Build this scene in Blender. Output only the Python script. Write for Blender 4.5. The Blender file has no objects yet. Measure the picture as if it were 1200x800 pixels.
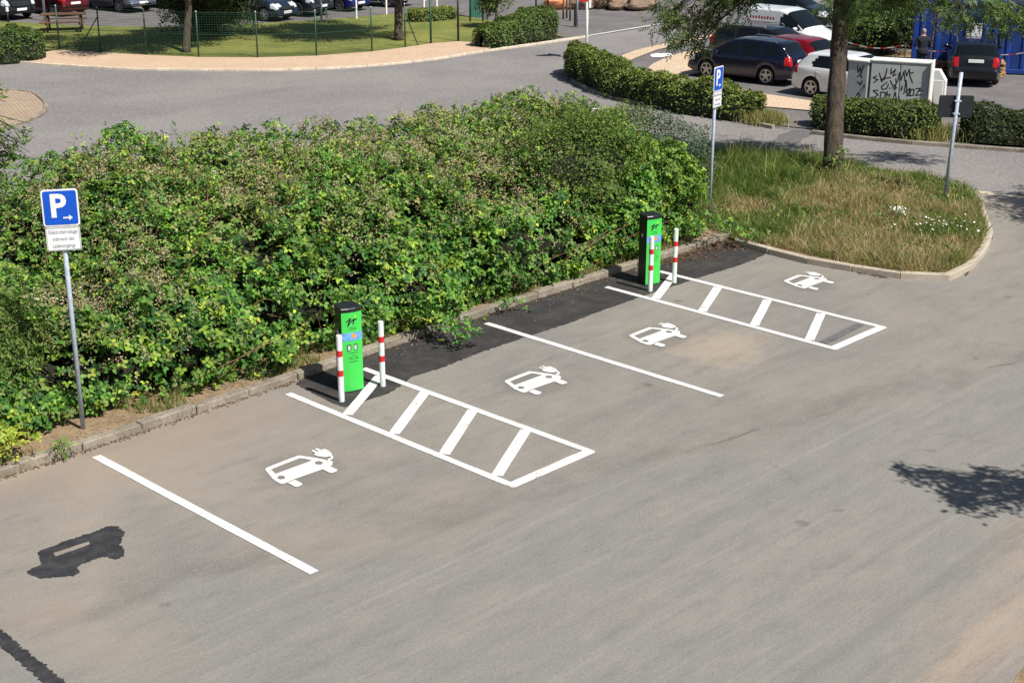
import bpy, bmesh, math, random
import numpy as np
from mathutils import Vector, Matrix
R = math.radians
random.seed(7)
rng = np.random.default_rng(11)
scene = bpy.context.scene
col = scene.collection

# ------------------------------------------------------------------ camera
CF, CPITCH, CROLL, CYAW = 1737.0, R(19.08), R(0.09), R(44.21)
CPOS = np.array([-9.857, -17.946, 8.534])
FW = np.array([math.cos(CYAW)*math.cos(CPITCH), math.sin(CYAW)*math.cos(CPITCH), -math.sin(CPITCH)])
_r = np.cross(FW, [0, 0, 1]); _r /= np.linalg.norm(_r); _u = np.cross(_r, FW)
RT = _r*math.cos(CROLL) + _u*math.sin(CROLL)
UP = -_r*math.sin(CROLL) + _u*math.cos(CROLL)
cd = bpy.data.cameras.new('camera'); cam = bpy.data.objects.new('camera', cd); col.objects.link(cam)
cd.sensor_width = 36.0; cd.lens = CF/1200*36; cd.clip_start = 0.5; cd.clip_end = 3000
cam.matrix_world = Matrix(((RT[0], UP[0], -FW[0], CPOS[0]), (RT[1], UP[1], -FW[1], CPOS[1]), (RT[2], UP[2], -FW[2], CPOS[2]), (0, 0, 0, 1)))
scene.camera = cam
def G(px, py, z=0.0):
    "photo pixel -> point on the level z"
    d = FW + RT*(px-600)/CF + UP*(400-py)/CF
    p = CPOS + d*(z-CPOS[2])/d[2]
    return Vector(p)
def G2(px, py, z=0.0):
    p = G(px, py, z); return (p.x, p.y)
def AT(px, py, dist):
    "photo pixel -> point at a chosen forward distance (taken from the trunk or thing it belongs to)"
    d = FW + RT*(px-600)/CF + UP*(400-py)/CF
    return Vector(CPOS + d*dist)
def depth(p): return float(np.dot(np.array(p)-CPOS, FW))

# ------------------------------------------------------------------ light
SUN_EL, SUN_AZ = R(53), R(-89)           # direction towards the sun (azimuth from +x)
w = bpy.data.worlds.new('World'); scene.world = w; w.use_nodes = True
nt = w.node_tree; bg = nt.nodes['Background']
sky = nt.nodes.new('ShaderNodeTexSky'); sky.sky_type = 'NISHITA'; sky.sun_disc = False
sky.sun_elevation = SUN_EL; sky.sun_rotation = R(90) - SUN_AZ
nt.links.new(sky.outputs[0], bg.inputs[0]); bg.inputs[1].default_value = 0.058
sd = bpy.data.lights.new('sun', 'SUN'); sd.energy = 5.0; sd.angle = R(0.53); sd.color = (1.0, 0.965, 0.90)
so = bpy.data.objects.new('sun', sd); col.objects.link(so); so.location = (0, -60, 80)
dv = Vector((math.cos(SUN_EL)*math.cos(SUN_AZ), math.cos(SUN_EL)*math.sin(SUN_AZ), math.sin(SUN_EL)))
so.rotation_euler = dv.to_track_quat('Z', 'Y').to_euler()
scene.view_settings.view_transform = 'Standard'; scene.view_settings.look = 'None'
scene.view_settings.exposure = 0.27; scene.view_settings.gamma = 1.0; scene.view_settings.use_curve_mapping = False
scene.render.resolution_x = 1024; scene.render.resolution_y = 682

# ------------------------------------------------------------------ materials
def S(r, g, b):
    f = lambda c: (c/12.92 if c <= 0.04045 else ((c+0.055)/1.055)**2.4)
    return (f(r/255), f(g/255), f(b/255), 1)
class NT:
    def __init__(s, name):
        s.m = bpy.data.materials.new(name); s.m.use_nodes = True; s.t = s.m.node_tree
        s.b = s.t.nodes['Principled BSDF']
    def n(s, kind, **kw):
        x = s.t.nodes.new(kind)
        for k, v in kw.items(): setattr(x, k, v)
        return x
    def l(s, a, b): s.t.links.new(a, b)
    def put(s, sock, v):
        if hasattr(v, 'is_output'): s.l(v, sock)
        else: sock.default_value = v
    def math(s, op, a, b=None, c=None, clamp=False):
        x = s.n('ShaderNodeMath', operation=op); x.use_clamp = clamp
        s.put(x.inputs[0], a)
        if b is not None: s.put(x.inputs[1], b)
        if c is not None: s.put(x.inputs[2], c)
        return x.outputs[0]
    def mix(s, f, a, b, blend='MIX'):
        x = s.n('ShaderNodeMix', data_type='RGBA', blend_type=blend)
        s.put(x.inputs[0], f); s.put(x.inputs[6], a); s.put(x.inputs[7], b)
        return x.outputs[2]
    def obj(s):
        if not hasattr(s, '_o'): s._o = s.n('ShaderNodeNewGeometry').outputs['Position']
        return s._o
    def xyz(s):
        x = s.n('ShaderNodeSeparateXYZ'); s.l(s.obj(), x.inputs[0]); return x.outputs
    def noise(s, scale, detail=3, rough=0.55, vec=None, scl=None, dist=0.0):
        x = s.n('ShaderNodeTexNoise'); x.inputs['Scale'].default_value = scale; x.inputs['Detail'].default_value = detail
        x.inputs['Roughness'].default_value = rough; x.inputs['Distortion'].default_value = dist
        v = vec or s.obj()
        if scl:
            mp = s.n('ShaderNodeMapping'); mp.inputs['Scale'].default_value = scl[0]; mp.inputs['Rotation'].default_value = (0, 0, scl[1])
            s.l(v, mp.inputs[0]); v = mp.outputs[0]
        s.l(v, x.inputs['Vector']); return x.outputs[0]
    def vor(s, scale, feature='F1'):
        x = s.n('ShaderNodeTexVoronoi', feature=feature); x.inputs['Scale'].default_value = scale
        s.l(s.obj(), x.inputs['Vector']); return x.outputs
    def step(s, v, a, b):
        x = s.n('ShaderNodeMapRange'); x.interpolation_type = 'SMOOTHSTEP'; s.put(x.inputs[0], v)
        x.inputs[1].default_value = a; x.inputs[2].default_value = b; return x.outputs[0]
    def bump(s, h, strength=0.3, dist=0.01):
        x = s.n('ShaderNodeBump'); x.inputs['Strength'].default_value = strength; x.inputs['Distance'].default_value = dist
        s.l(h, x.inputs['Height']); s.l(x.outputs[0], s.b.inputs['Normal'])
    def done(s, c=None, rough=0.7, metal=0.0, **kw):
        if c is not None: s.put(s.b.inputs['Base Color'], c)
        s.put(s.b.inputs['Roughness'], rough); s.put(s.b.inputs['Metallic'], metal)
        for k, v in kw.items(): s.put(s.b.inputs[k.replace('_', ' ')], v)
        return s.m
MAT = {}
def plain(name, c, rough=0.6, metal=0.0, var=0.12, scale=6.0, bump=0.0, **kw):
    "a colour with slight procedural unevenness"
    t = NT(name); c = c if len(c) == 4 else (*c, 1)
    dark = tuple(v*(1-var) for v in c[:3])+(1,); light = tuple(min(1, v*(1+var*0.6)) for v in c[:3])+(1,)
    n = t.noise(scale, 4)
    f = t.step(n, 0.3, 0.7)
    if bump: t.bump(t.noise(scale*8, 3), bump, 0.01)
    rr = t.math('ADD', t.math('MULTIPLY', n, 0.16), rough-0.08)
    MAT[name] = t.done(t.mix(f, dark, light), rr, metal, **kw); return MAT[name]

# worn, dusty asphalt of the parking bays and lane
t = NT('asphalt_worn'); X, Yc, Z = t.xyz()
big = t.noise(0.28, 4, 0.6); mid = t.noise(1.3, 5, 0.65); str_ = t.noise(0.55, 4, 0.6, scl=((0.25, 1.6, 1), R(-6)))
fine = t.noise(55, 3, 0.7); grit = t.noise(16, 4, 0.7)
c = t.mix(t.step(big, 0.36, 0.64), S(136, 132, 128), S(150, 143, 134))
c = t.mix(t.math('MULTIPLY', t.step(mid, 0.45, 0.75), 0.55), c, S(158, 148, 136))
c = t.mix(t.math('MULTIPLY', t.step(str_, 0.5, 0.72), 0.5), c, S(125, 121, 118))
# sealed seam where the lane was resurfaced: greyer on the lane side
seam = t.math('ADD', t.math('ADD', Yc, t.math('MULTIPLY', X, 0.235)), 4.5)
wob = t.math('MULTIPLY', t.math('SUBTRACT', t.noise(0.5, 4), 0.5), 1.6)
sm = t.math('ADD', seam, wob)
lane = t.step(sm, 0.5, -0.8)
c = t.mix(t.math('MULTIPLY', lane, 0.7), c, S(140, 138, 133))
band = t.math('MULTIPLY', t.step(sm, -0.25, 0.05), t.step(sm, 0.9, 0.15))
c = t.mix(t.math('MULTIPLY', band, t.math('MULTIPLY', t.step(mid, 0.35, 0.65), 0.45)), c, S(104, 100, 98))
# streaks left by tyres along the lane
stk = t.noise(1.1, 5, 0.6, scl=((0.10, 1.1, 1), R(12)))
c = t.mix(t.math('MULTIPLY', t.math('MULTIPLY', t.step(stk, 0.5, 0.68), lane), t.math('MULTIPLY', t.step(mid, 0.3, 0.7), 0.34)), c, S(160, 154, 147))
c = t.mix(t.math('MULTIPLY', t.math('MULTIPLY', t.step(stk, 0.46, 0.34), lane), t.math('MULTIPLY', t.step(mid, 0.75, 0.3), 0.34)), c, S(124, 121, 118))
# reddish sand washed onto the lane from the bare bank
sand = t.math('ADD', t.math('ADD', t.math('MULTIPLY', Yc, -1.0), t.math('MULTIPLY', X, 0.16)), t.math('MULTIPLY', t.math('SUBTRACT', t.noise(0.5, 5, 0.65), 0.5), 1.3))
c = t.mix(t.math('MULTIPLY', t.step(sand, 11.35, 12.2), t.math('ADD', 0.2, t.math('MULTIPLY', t.step(stk, 0.42, 0.6), 0.6))), c, S(178, 156, 136))
# sand patch between the bays
dx = t.math('SUBTRACT', X, 10.3); dy = t.math('ADD', Yc, 3.6)
rad = t.math('SQRT', t.math('ADD', t.math('MULTIPLY', dx, dx), t.math('MULTIPLY', t.math('MULTIPLY', dy, dy), 1.3)))
rad = t.math('ADD', rad, t.math('MULTIPLY', t.math('SUBTRACT', t.noise(1.1, 5, 0.7), 0.5), 2.2))
c = t.mix(t.math('MULTIPLY', t.math('ADD', t.step(rad, 1.6, 0.3), t.math('MULTIPLY', t.noise(6, 4, 0.7), -0.5), clamp=True), 0.7), c, S(192, 172, 146))
# oil drips
vo = t.vor(0.55); c = t.mix(t.math('MULTIPLY', t.step(t.math('ADD', vo[0], t.math('MULTIPLY', t.noise(7, 4), 0.12)), 0.13, 0.09), 0.55), c, S(92, 84, 76))
# hairline cracks
cr = t.n('ShaderNodeTexVoronoi', feature='DISTANCE_TO_EDGE'); cr.inputs['Scale'].default_value = 0.42
wv = t.n('ShaderNodeVectorMath', operation='ADD'); nn = t.n('ShaderNodeTexNoise'); nn.inputs['Scale'].default_value = 1.6; nn.inputs['Detail'].default_value = 5
t.l(t.obj(), nn.inputs['Vector']); t.l(t.obj(), wv.inputs[0])
sc = t.n('ShaderNodeVectorMath', operation='SCALE'); sc.inputs['Scale'].default_value = 0.9; t.l(nn.outputs['Color'], sc.inputs[0]); t.l(sc.outputs[0], wv.inputs[1])
t.l(wv.outputs[0], cr.inputs['Vector'])
c = t.mix(t.math('MULTIPLY', t.math('MULTIPLY', t.step(cr.outputs[0], 0.008, 0.003), t.step(t.noise(0.35, 2), 0.58, 0.66)), 0.32), c, S(98, 93, 88))
# aggregate
med = t.noise(24, 4, 0.75)
c = t.mix(t.math('MULTIPLY', t.step(med, 0.5, 0.72), 0.5), c, S(172, 164, 154))
c = t.mix(t.math('MULTIPLY', t.step(med, 0.48, 0.28), 0.5), c, S(104, 99, 95))
c = t.mix(t.math('MULTIPLY', t.step(fine, 0.52, 0.7), 0.5), c, S(182, 174, 165))
c = t.mix(t.math('MULTIPLY', t.step(fine, 0.46, 0.3), 0.5), c, S(92, 88, 84))
gp = t.vor(7.0); c = t.mix(t.math('MULTIPLY', t.math('MULTIPLY', t.step(gp[0], 0.10, 0.05), 0.6), t.step(t.noise(0.9, 3), 0.5, 0.65)), c, S(182, 175, 165))
c = t.mix(t.math('MULTIPLY', t.step(grit, 0.68, 0.76), 0.55), c, S(208, 200, 188))
t.bump(t.math('ADD', fine, med), 0.35, 0.008)
line = t.math('MULTIPLY', t.step(t.math('ABSOLUTE', t.math('ADD', seam, t.math('MULTIPLY', t.math('SUBTRACT', t.noise(1.5, 5, 0.65), 0.5), 0.5))), 0.06, 0.015), t.math('MULTIPLY', t.step(X, 5.2, 7.5), t.step(t.noise(0.8, 3), 0.42, 0.6)))
c = t.mix(t.math('MULTIPLY', line, 0.55), c, S(84, 80, 77))
tex = t.noise(2.2, 7, 0.78, scl=((0.5, 1.4, 1), R(9))); c = t.mix(t.math('MULTIPLY', t.step(tex, 0.5, 0.68), 0.28), c, S(172, 164, 154)); c = t.mix(t.math('MULTIPLY', t.step(tex, 0.5, 0.34), 0.3), c, S(108, 104, 100))
# long scratches and tyre lines along the lane
scr = t.noise(1.0, 6, 0.7, scl=((0.07, 5.0, 1), R(12)))
c = t.mix(t.math('MULTIPLY', t.step(scr, 0.53, 0.66), t.math('ADD', 0.10, t.math('MULTIPLY', lane, 0.11))), c, S(176, 170, 162))
c = t.mix(t.math('MULTIPLY', t.step(scr, 0.46, 0.34), t.math('ADD', 0.08, t.math('MULTIPLY', lane, 0.12))), c, S(104, 101, 98))
# reddish dust settled along the kerb and in the older bays, cleaned rings where the pictograms were sprayed
dust = t.math('MULTIPLY', t.step(t.math('ADD', Yc, t.math('MULTIPLY', t.noise(0.9, 4), 1.6)), -0.9, 1.0), t.step(X, 4.5, 1.5))
c = t.mix(t.math('MULTIPLY', dust, 0.55), c, S(168, 146, 128))
c = t.mix(t.math('MULTIPLY', t.math('MULTIPLY', t.math('MULTIPLY', t.step(X, 5.0, -1.0), t.step(Yc, -6.8, -4.2)), t.step(t.noise(0.45, 4), 0.4, 0.62)), 0.45), c, S(172, 156, 138))
for cx_, cy_ in ((1.78, -2.48), (6.62, -2.43), (9.83, -2.40), (14.5, -2.43)):
    ddx = t.math('SUBTRACT', X, cx_); ddy = t.math('SUBTRACT', Yc, cy_)
    rr_ = t.math('ADD', t.math('SQRT', t.math('ADD', t.math('MULTIPLY', ddx, ddx), t.math('MULTIPLY', ddy, ddy))), t.math('MULTIPLY', t.math('SUBTRACT', t.noise(5, 4), 0.5), 0.35))
    c = t.mix(t.math('MULTIPLY', t.step(rr_, 0.72, 0.42), 0.42), c, S(112, 108, 104))
c = t.mix(1.0, c, (0.80, 0.805, 0.80, 1), 'MULTIPLY')
MAT['asphalt_worn'] = t.done(c, 0.92)

t = NT('asphalt_road')
big = t.noise(0.22, 4, 0.6); fine = t.noise(10, 4, 0.8); f2 = t.noise(45, 2, 0.7)
c = t.mix(t.step(big, 0.35, 0.65), S(134, 127, 129), S(149, 141, 141))
stk = t.noise(0.5, 4, 0.6, scl=((0.12, 1.0, 1), R(32)))
c = t.mix(t.math('MULTIPLY', t.step(stk, 0.5, 0.7), 0.4), c, S(124, 118, 120))
c = t.mix(t.math('MULTIPLY', t.step(fine, 0.5, 0.75), 0.85), c, S(190, 181, 180))
c = t.mix(t.math('MULTIPLY', t.step(fine, 0.48, 0.25), 0.85), c, S(90, 84, 87))
t.bump(f2, 0.3, 0.006)
c = t.mix(1.0, c, (0.80, 0.83, 0.79, 1), 'MULTIPLY')
MAT['asphalt_road'] = t.done(c, 0.9)

t = NT('asphalt_new'); fine = t.noise(40, 3, 0.75); mid = t.noise(2.2, 5, 0.65)
c = t.mix(t.step(mid, 0.4, 0.7), S(52, 50, 51), S(76, 71, 67))
c = t.mix(t.math('MULTIPLY', t.step(fine, 0.55, 0.72), 0.45), c, S(118, 112, 106))
c = t.mix(t.math('MULTIPLY', t.step(t.noise(9, 4, 0.7), 0.66, 0.74), 0.5), c, S(150, 128, 104))
t.bump(fine, 0.5, 0.008); c = t.mix(1.0, c, (0.75, 0.75, 0.75, 1), 'MULTIPLY'); MAT['asphalt_new'] = t.done(c, 0.85)
t = NT('asphalt_dark'); fine = t.noise(20, 3, 0.75); mid = t.noise(0.6, 5, 0.65)
c = t.mix(t.step(mid, 0.35, 0.65), S(112, 107, 107), S(130, 124, 122))
c = t.mix(t.math('MULTIPLY', t.step(fine, 0.52, 0.75), 0.4), c, S(158, 150, 146)); c = t.mix(1.0, c, (0.78, 0.79, 0.79, 1), 'MULTIPLY'); MAT['asphalt_dark'] = t.done(c, 0.9)
t = NT('tar'); fine = t.noise(34, 3, 0.75); mid = t.noise(5, 4, 0.6)
c = t.mix(t.step(mid, 0.4, 0.7), S(42, 42, 45), S(62, 60, 61)); c = t.mix(t.math('MULTIPLY', t.step(fine, 0.62, 0.75), 0.6), c, S(150, 145, 140))
t.bump(fine, 0.5, 0.006); MAT['tar'] = t.done(c, 0.75)
t = NT('road_paint'); fine = t.noise(26, 4, 0.7); mid = t.noise(2.5, 4, 0.7)
c = t.mix(t.step(mid, 0.35, 0.7), (0.80, 0.79, 0.77, 1), (0.72, 0.70, 0.67, 1))
c = t.mix(t.math('MULTIPLY', t.step(t.math('ADD', fine, t.math('MULTIPLY', mid, 0.3)), 0.70, 0.80), 0.8), c, S(160, 150, 140)); MAT['road_paint'] = t.done(c, 0.6)
plain('tar_light', S(104, 100, 100), 0.85, var=0.25, scale=12)

t = NT('concrete_kerb'); a = t.noise(2.2, 5, 0.65); b = t.noise(18, 4, 0.7)
c = t.mix(t.step(a, 0.35, 0.68), S(128, 118, 104), S(158, 148, 133)); c = t.mix(t.math('MULTIPLY', t.step(b, 0.48, 0.68), 0.75), c, S(92, 84, 74))
c = t.mix(t.math('MULTIPLY', t.step(t.noise(0.9, 4), 0.55, 0.72), 0.5), c, S(122, 116, 88))
t.bump(b, 0.5, 0.012); MAT['concrete_kerb'] = t.done(c, 0.9)
t = NT('concrete_smooth'); a = t.noise(1.6, 5, 0.65); b = t.noise(25, 3, 0.7)
c = t.mix(t.step(a, 0.35, 0.68), S(170, 158, 141), S(188, 177, 160)); c = t.mix(t.math('MULTIPLY', t.step(b, 0.55, 0.75), 0.35), c, S(130, 120, 106)); t.bump(b, 0.3, 0.006); MAT['concrete_smooth'] = t.done(c, 0.88)
plain('kerb_far', S(205, 190, 170), 0.85, var=0.2, scale=3)

t = NT('soil'); a = t.noise(1.5, 5, 0.7); b = t.noise(14, 4, 0.75)
c = t.mix(t.step(a, 0.35, 0.65), S(128, 106, 80), S(152, 128, 98)); c = t.mix(t.math('MULTIPLY', t.step(b, 0.45, 0.7), 0.6), c, S(176, 152, 120)); c = t.mix(t.math('MULTIPLY', t.step(b, 0.42, 0.28), 0.7), c, S(82, 64, 46))
t.bump(b, 0.8, 0.04); MAT['soil'] = t.done(c, 0.95)
t = NT('lawn'); a = t.noise(0.35, 5, 0.65); b = t.noise(5, 5, 0.75); d = t.noise(30, 3, 0.8)
c = t.mix(t.step(a, 0.35, 0.65), S(106, 118, 48), S(142, 142, 68)); c = t.mix(t.math('MULTIPLY', t.step(b, 0.45, 0.7), 0.5), c, S(82, 98, 38)); c = t.mix(t.math('MULTIPLY', t.step(d, 0.5, 0.75), 0.5), c, S(158, 150, 92)); c = t.mix(t.math('MULTIPLY', t.step(d, 0.45, 0.25), 0.5), c, S(58, 72, 26))
t.bump(d, 0.8, 0.06); MAT['lawn'] = t.done(c, 0.95)
def pavers(name, c1, c2, cm, scale, rot):
    t = NT(name); mp = t.n('ShaderNodeMapping'); mp.inputs['Rotation'].default_value = (0, 0, rot); t.l(t.obj(), mp.inputs[0])
    br = t.n('ShaderNodeTexBrick'); br.inputs['Scale'].default_value = scale; br.inputs['Color1'].default_value = c1; br.inputs['Color2'].default_value = c2; br.inputs['Mortar'].default_value = cm
    br.inputs['Mortar Size'].default_value = 0.03; br.inputs['Brick Width'].default_value = 0.5; br.inputs['Row Height'].default_value = 0.25
    t.l(mp.outputs[0], br.inputs['Vector'])
    a = t.noise(0.7, 5, 0.65); c = t.mix(t.math('MULTIPLY', t.step(a, 0.4, 0.7), 0.35), br.outputs[0], tuple(v*0.75 for v in c1[:3])+(1,))
    b = t.noise(9, 4, 0.7); c = t.mix(t.math('MULTIPLY', t.step(b, 0.55, 0.75), 0.3), c, tuple(min(1, v*1.2) for v in c2[:3])+(1,))
    MAT[name] = t.done(c, 0.9)
pavers('paver_beige', S(198, 170, 142), S(210, 184, 156), S(170, 144, 118), 2.4, R(-30))
pavers('paver_cream', S(200, 176, 148), S(214, 192, 164), S(176, 152, 128), 2.4, R(5))
pavers('paver_island', S(168, 146, 124), S(186, 164, 140), S(108, 92, 76), 1.9, R(20))
pavers('paver_grey', S(168, 156, 144), S(180, 168, 156), S(130, 120, 110), 2.4, R(50))

def leafmat(name, trans=0.22, rough=0.5, spec=0.35):
    t = NT(name); at = t.n('ShaderNodeAttribute'); at.attribute_name = 'Col'
    t.b.inputs['Roughness'].default_value = rough; t.b.inputs['Specular IOR Level'].default_value = spec
    t.l(at.outputs['Color'], t.b.inputs['Base Color'])
    tr = t.n('ShaderNodeBsdfTranslucent'); mx = t.n('ShaderNodeMixShader'); mx.inputs[0].default_value = trans
    br = t.mix(1.0, at.outputs['Color'], (1.25, 1.3, 0.7, 1), 'MULTIPLY'); t.l(br, tr.inputs[0])
    t.l(t.b.outputs[0], mx.inputs[1]); t.l(tr.outputs[0], mx.inputs[2]); t.l(mx.outputs[0], t.t.nodes['Material Output'].inputs[0])
    MAT[name] = t.m
leafmat('leaf', 0.22, 0.5, 0.28); leafmat('leaf_matt', 0.25, 0.7, 0.2); leafmat('grass_blade', 0.3, 0.75, 0.15); leafmat('blossom', 0.25, 0.8, 0.1)
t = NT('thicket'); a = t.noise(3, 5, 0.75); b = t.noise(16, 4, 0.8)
c = t.mix(t.step(a, 0.35, 0.65), (0.012, 0.020, 0.006, 1), (0.026, 0.034, 0.011, 1)); c = t.mix(t.math('MULTIPLY', t.step(b, 0.5, 0.7), 0.6), c, (0.045, 0.032, 0.020, 1)); t.bump(b, 1.0, 0.1); MAT['thicket'] = t.done(c, 1.0)  # twig tones taken near black, so leaf gaps get painted shade
t = NT('bark'); a = t.noise(3.0, 5, 0.7, scl=((4, 4, 0.8), 0)); b = t.noise(20, 4, 0.7)
c = t.mix(t.step(a, 0.35, 0.65), S(58, 49, 41), S(94, 82, 70)); c = t.mix(t.math('MULTIPLY', t.step(b, 0.5, 0.7), 0.5), c, S(38, 32, 27)); c = t.mix(t.math('MULTIPLY', t.step(t.noise(2.3, 4), 0.55, 0.7), 0.4), c, S(84, 86, 58)); t.bump(a, 0.9, 0.05); MAT['bark'] = t.done(c, 0.95)
plain('cane', S(128, 98, 70), 0.8, var=0.35, scale=9)
plain('twig', S(96, 78, 60), 0.9, var=0.3, scale=9)

# galvanised and painted metal, plastics
plain('galvanised', S(172, 182, 198), 0.42, 0.05, var=0.16, scale=14)
plain('sign_white', (0.80, 0.80, 0.80, 1), 0.4, var=0.05)
plain('sign_blue', S(8, 82, 196), 0.35, var=0.06)
plain('sign_back', S(44, 48, 52), 0.5, 0.4, var=0.15)  # shade of the side turned from the sun, put into the colour
plain('print_grey', S(112, 116, 132), 0.6, var=0.05)
plain('print_black', (0.012, 0.013, 0.014, 1), 0.6, var=0.1)
plain('station_green', (0.055, 0.60, 0.085, 1), 0.38, var=0.06, scale=2)
plain('station_black', (0.013, 0.014, 0.015, 1), 0.35, var=0.25, scale=5)
plain('sticker_blue', S(110, 165, 220), 0.4, var=0.35, scale=22)
plain('sticker_orange', S(238, 150, 40), 0.4, var=0.1)
plain('yellow_dot', S(245, 215, 40), 0.4, var=0.05)
plain('socket_grey', S(196, 200, 200), 0.4, var=0.1)
plain('bollard_white', (0.82, 0.82, 0.81, 1), 0.35, var=0.08, scale=9)
plain('bollard_red', (0.62, 0.018, 0.022, 1), 0.35, var=0.12, scale=9)
plain('fence_green', S(44, 78, 62), 0.5, 0.2, var=0.12)
plain('fence_dark', S(34, 40, 38), 0.5, 0.2, var=0.12)
plain('wood', S(98, 68, 48), 0.8, var=0.3, scale=8)
plain('wood_pale', S(176, 140, 98), 0.85, var=0.3, scale=8)
plain('stake', S(120, 96, 70), 0.85, var=0.3, scale=8)
plain('cabinet_grey', S(182, 184, 184), 0.55, var=0.1, scale=3)
plain('cabinet_white', S(232, 231, 226), 0.55, var=0.08, scale=3)
plain('container_blue', S(22, 60, 138), 0.5, var=0.22, scale=2.0)
plain('container_dark', S(20, 54, 124), 0.5, var=0.2, scale=2)
plain('stop_red', S(190, 24, 30), 0.4, var=0.08)
plain('board_blue', S(60, 120, 200), 0.4, var=0.1)
plain('boulder_orange', S(214, 140, 96), 0.9, var=0.2, scale=5, bump=0.5)
plain('boulder_brown', S(134, 112, 94), 0.9, var=0.3, scale=5, bump=0.5)
plain('panel_green', S(28, 104, 88), 0.5, var=0.15)
plain('tyre', (0.018, 0.018, 0.019, 1), 0.85, var=0.2)
plain('rim', S(178, 182, 186), 0.3, 0.85, var=0.1)
plain('underbody', (0.012, 0.012, 0.013, 1), 0.9)
plain('car_trim', (0.022, 0.023, 0.025, 1), 0.55)
t = NT('car_glass'); t.done((0.006, 0.008, 0.010, 1), 0.05, 0.0, Specular_IOR_Level=0.4); MAT['car_glass'] = t.m
t = NT('lamp_clear'); t.done((0.72, 0.75, 0.78, 1), 0.12, 0.3); MAT['lamp_clear'] = t.m
t = NT('lamp_red'); t.done((0.42, 0.012, 0.014, 1), 0.15); MAT['lamp_red'] = t.m
def paint(name, c, metal=0.35, rough=0.28):
    t = NT(name); n = t.noise(2.0, 4)
    d = tuple(v*0.9 for v in c[:3])+(1,)
    t.done(t.mix(t.step(n, 0.35, 0.65), d, c), t.math('ADD', t.math('MULTIPLY', n, 0.12), rough-0.06), metal)
    t.b.inputs['Coat Weight'].default_value = 0.7; t.b.inputs['Coat Roughness'].default_value = 0.06; MAT[name] = t.m
paint('paint_navy', S(13, 20, 48)); paint('paint_black', (0.010, 0.011, 0.013, 1)); paint('paint_red', S(150, 16, 26)); paint('paint_white', S(226, 229, 230), 0.0, 0.3)
paint('paint_blue', S(26, 40, 112)); paint('paint_grey', S(62, 68, 78), 0.6); paint('paint_silver', S(132, 142, 158), 0.6); paint('paint_slate', S(44, 58, 76), 0.5); paint('paint_darkred', S(96, 16, 22)); paint('paint_charcoal', S(40, 42, 44), 0.4)
plain('jacket', S(28, 32, 44), 0.9, var=0.3, scale=12); plain('trousers', S(38, 42, 54), 0.9, var=0.2, scale=12); plain('skin', S(196, 148, 122), 0.6, var=0.08); plain('hair', S(150, 140, 128), 0.8, var=0.2, scale=40); plain('shoe', (0.02, 0.02, 0.02, 1), 0.6)
plain('tape_white', (0.75, 0.75, 0.75, 1), 0.5); plain('tape_red', S(200, 40, 46), 0.5)
plain('daisy_white', (0.82, 0.82, 0.78, 1), 0.7, var=0.05)
plain('litter', S(98, 74, 54), 0.95, var=0.35, scale=12)
plain('pebble', S(150, 136, 116), 0.9, var=0.3, scale=15)

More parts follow.
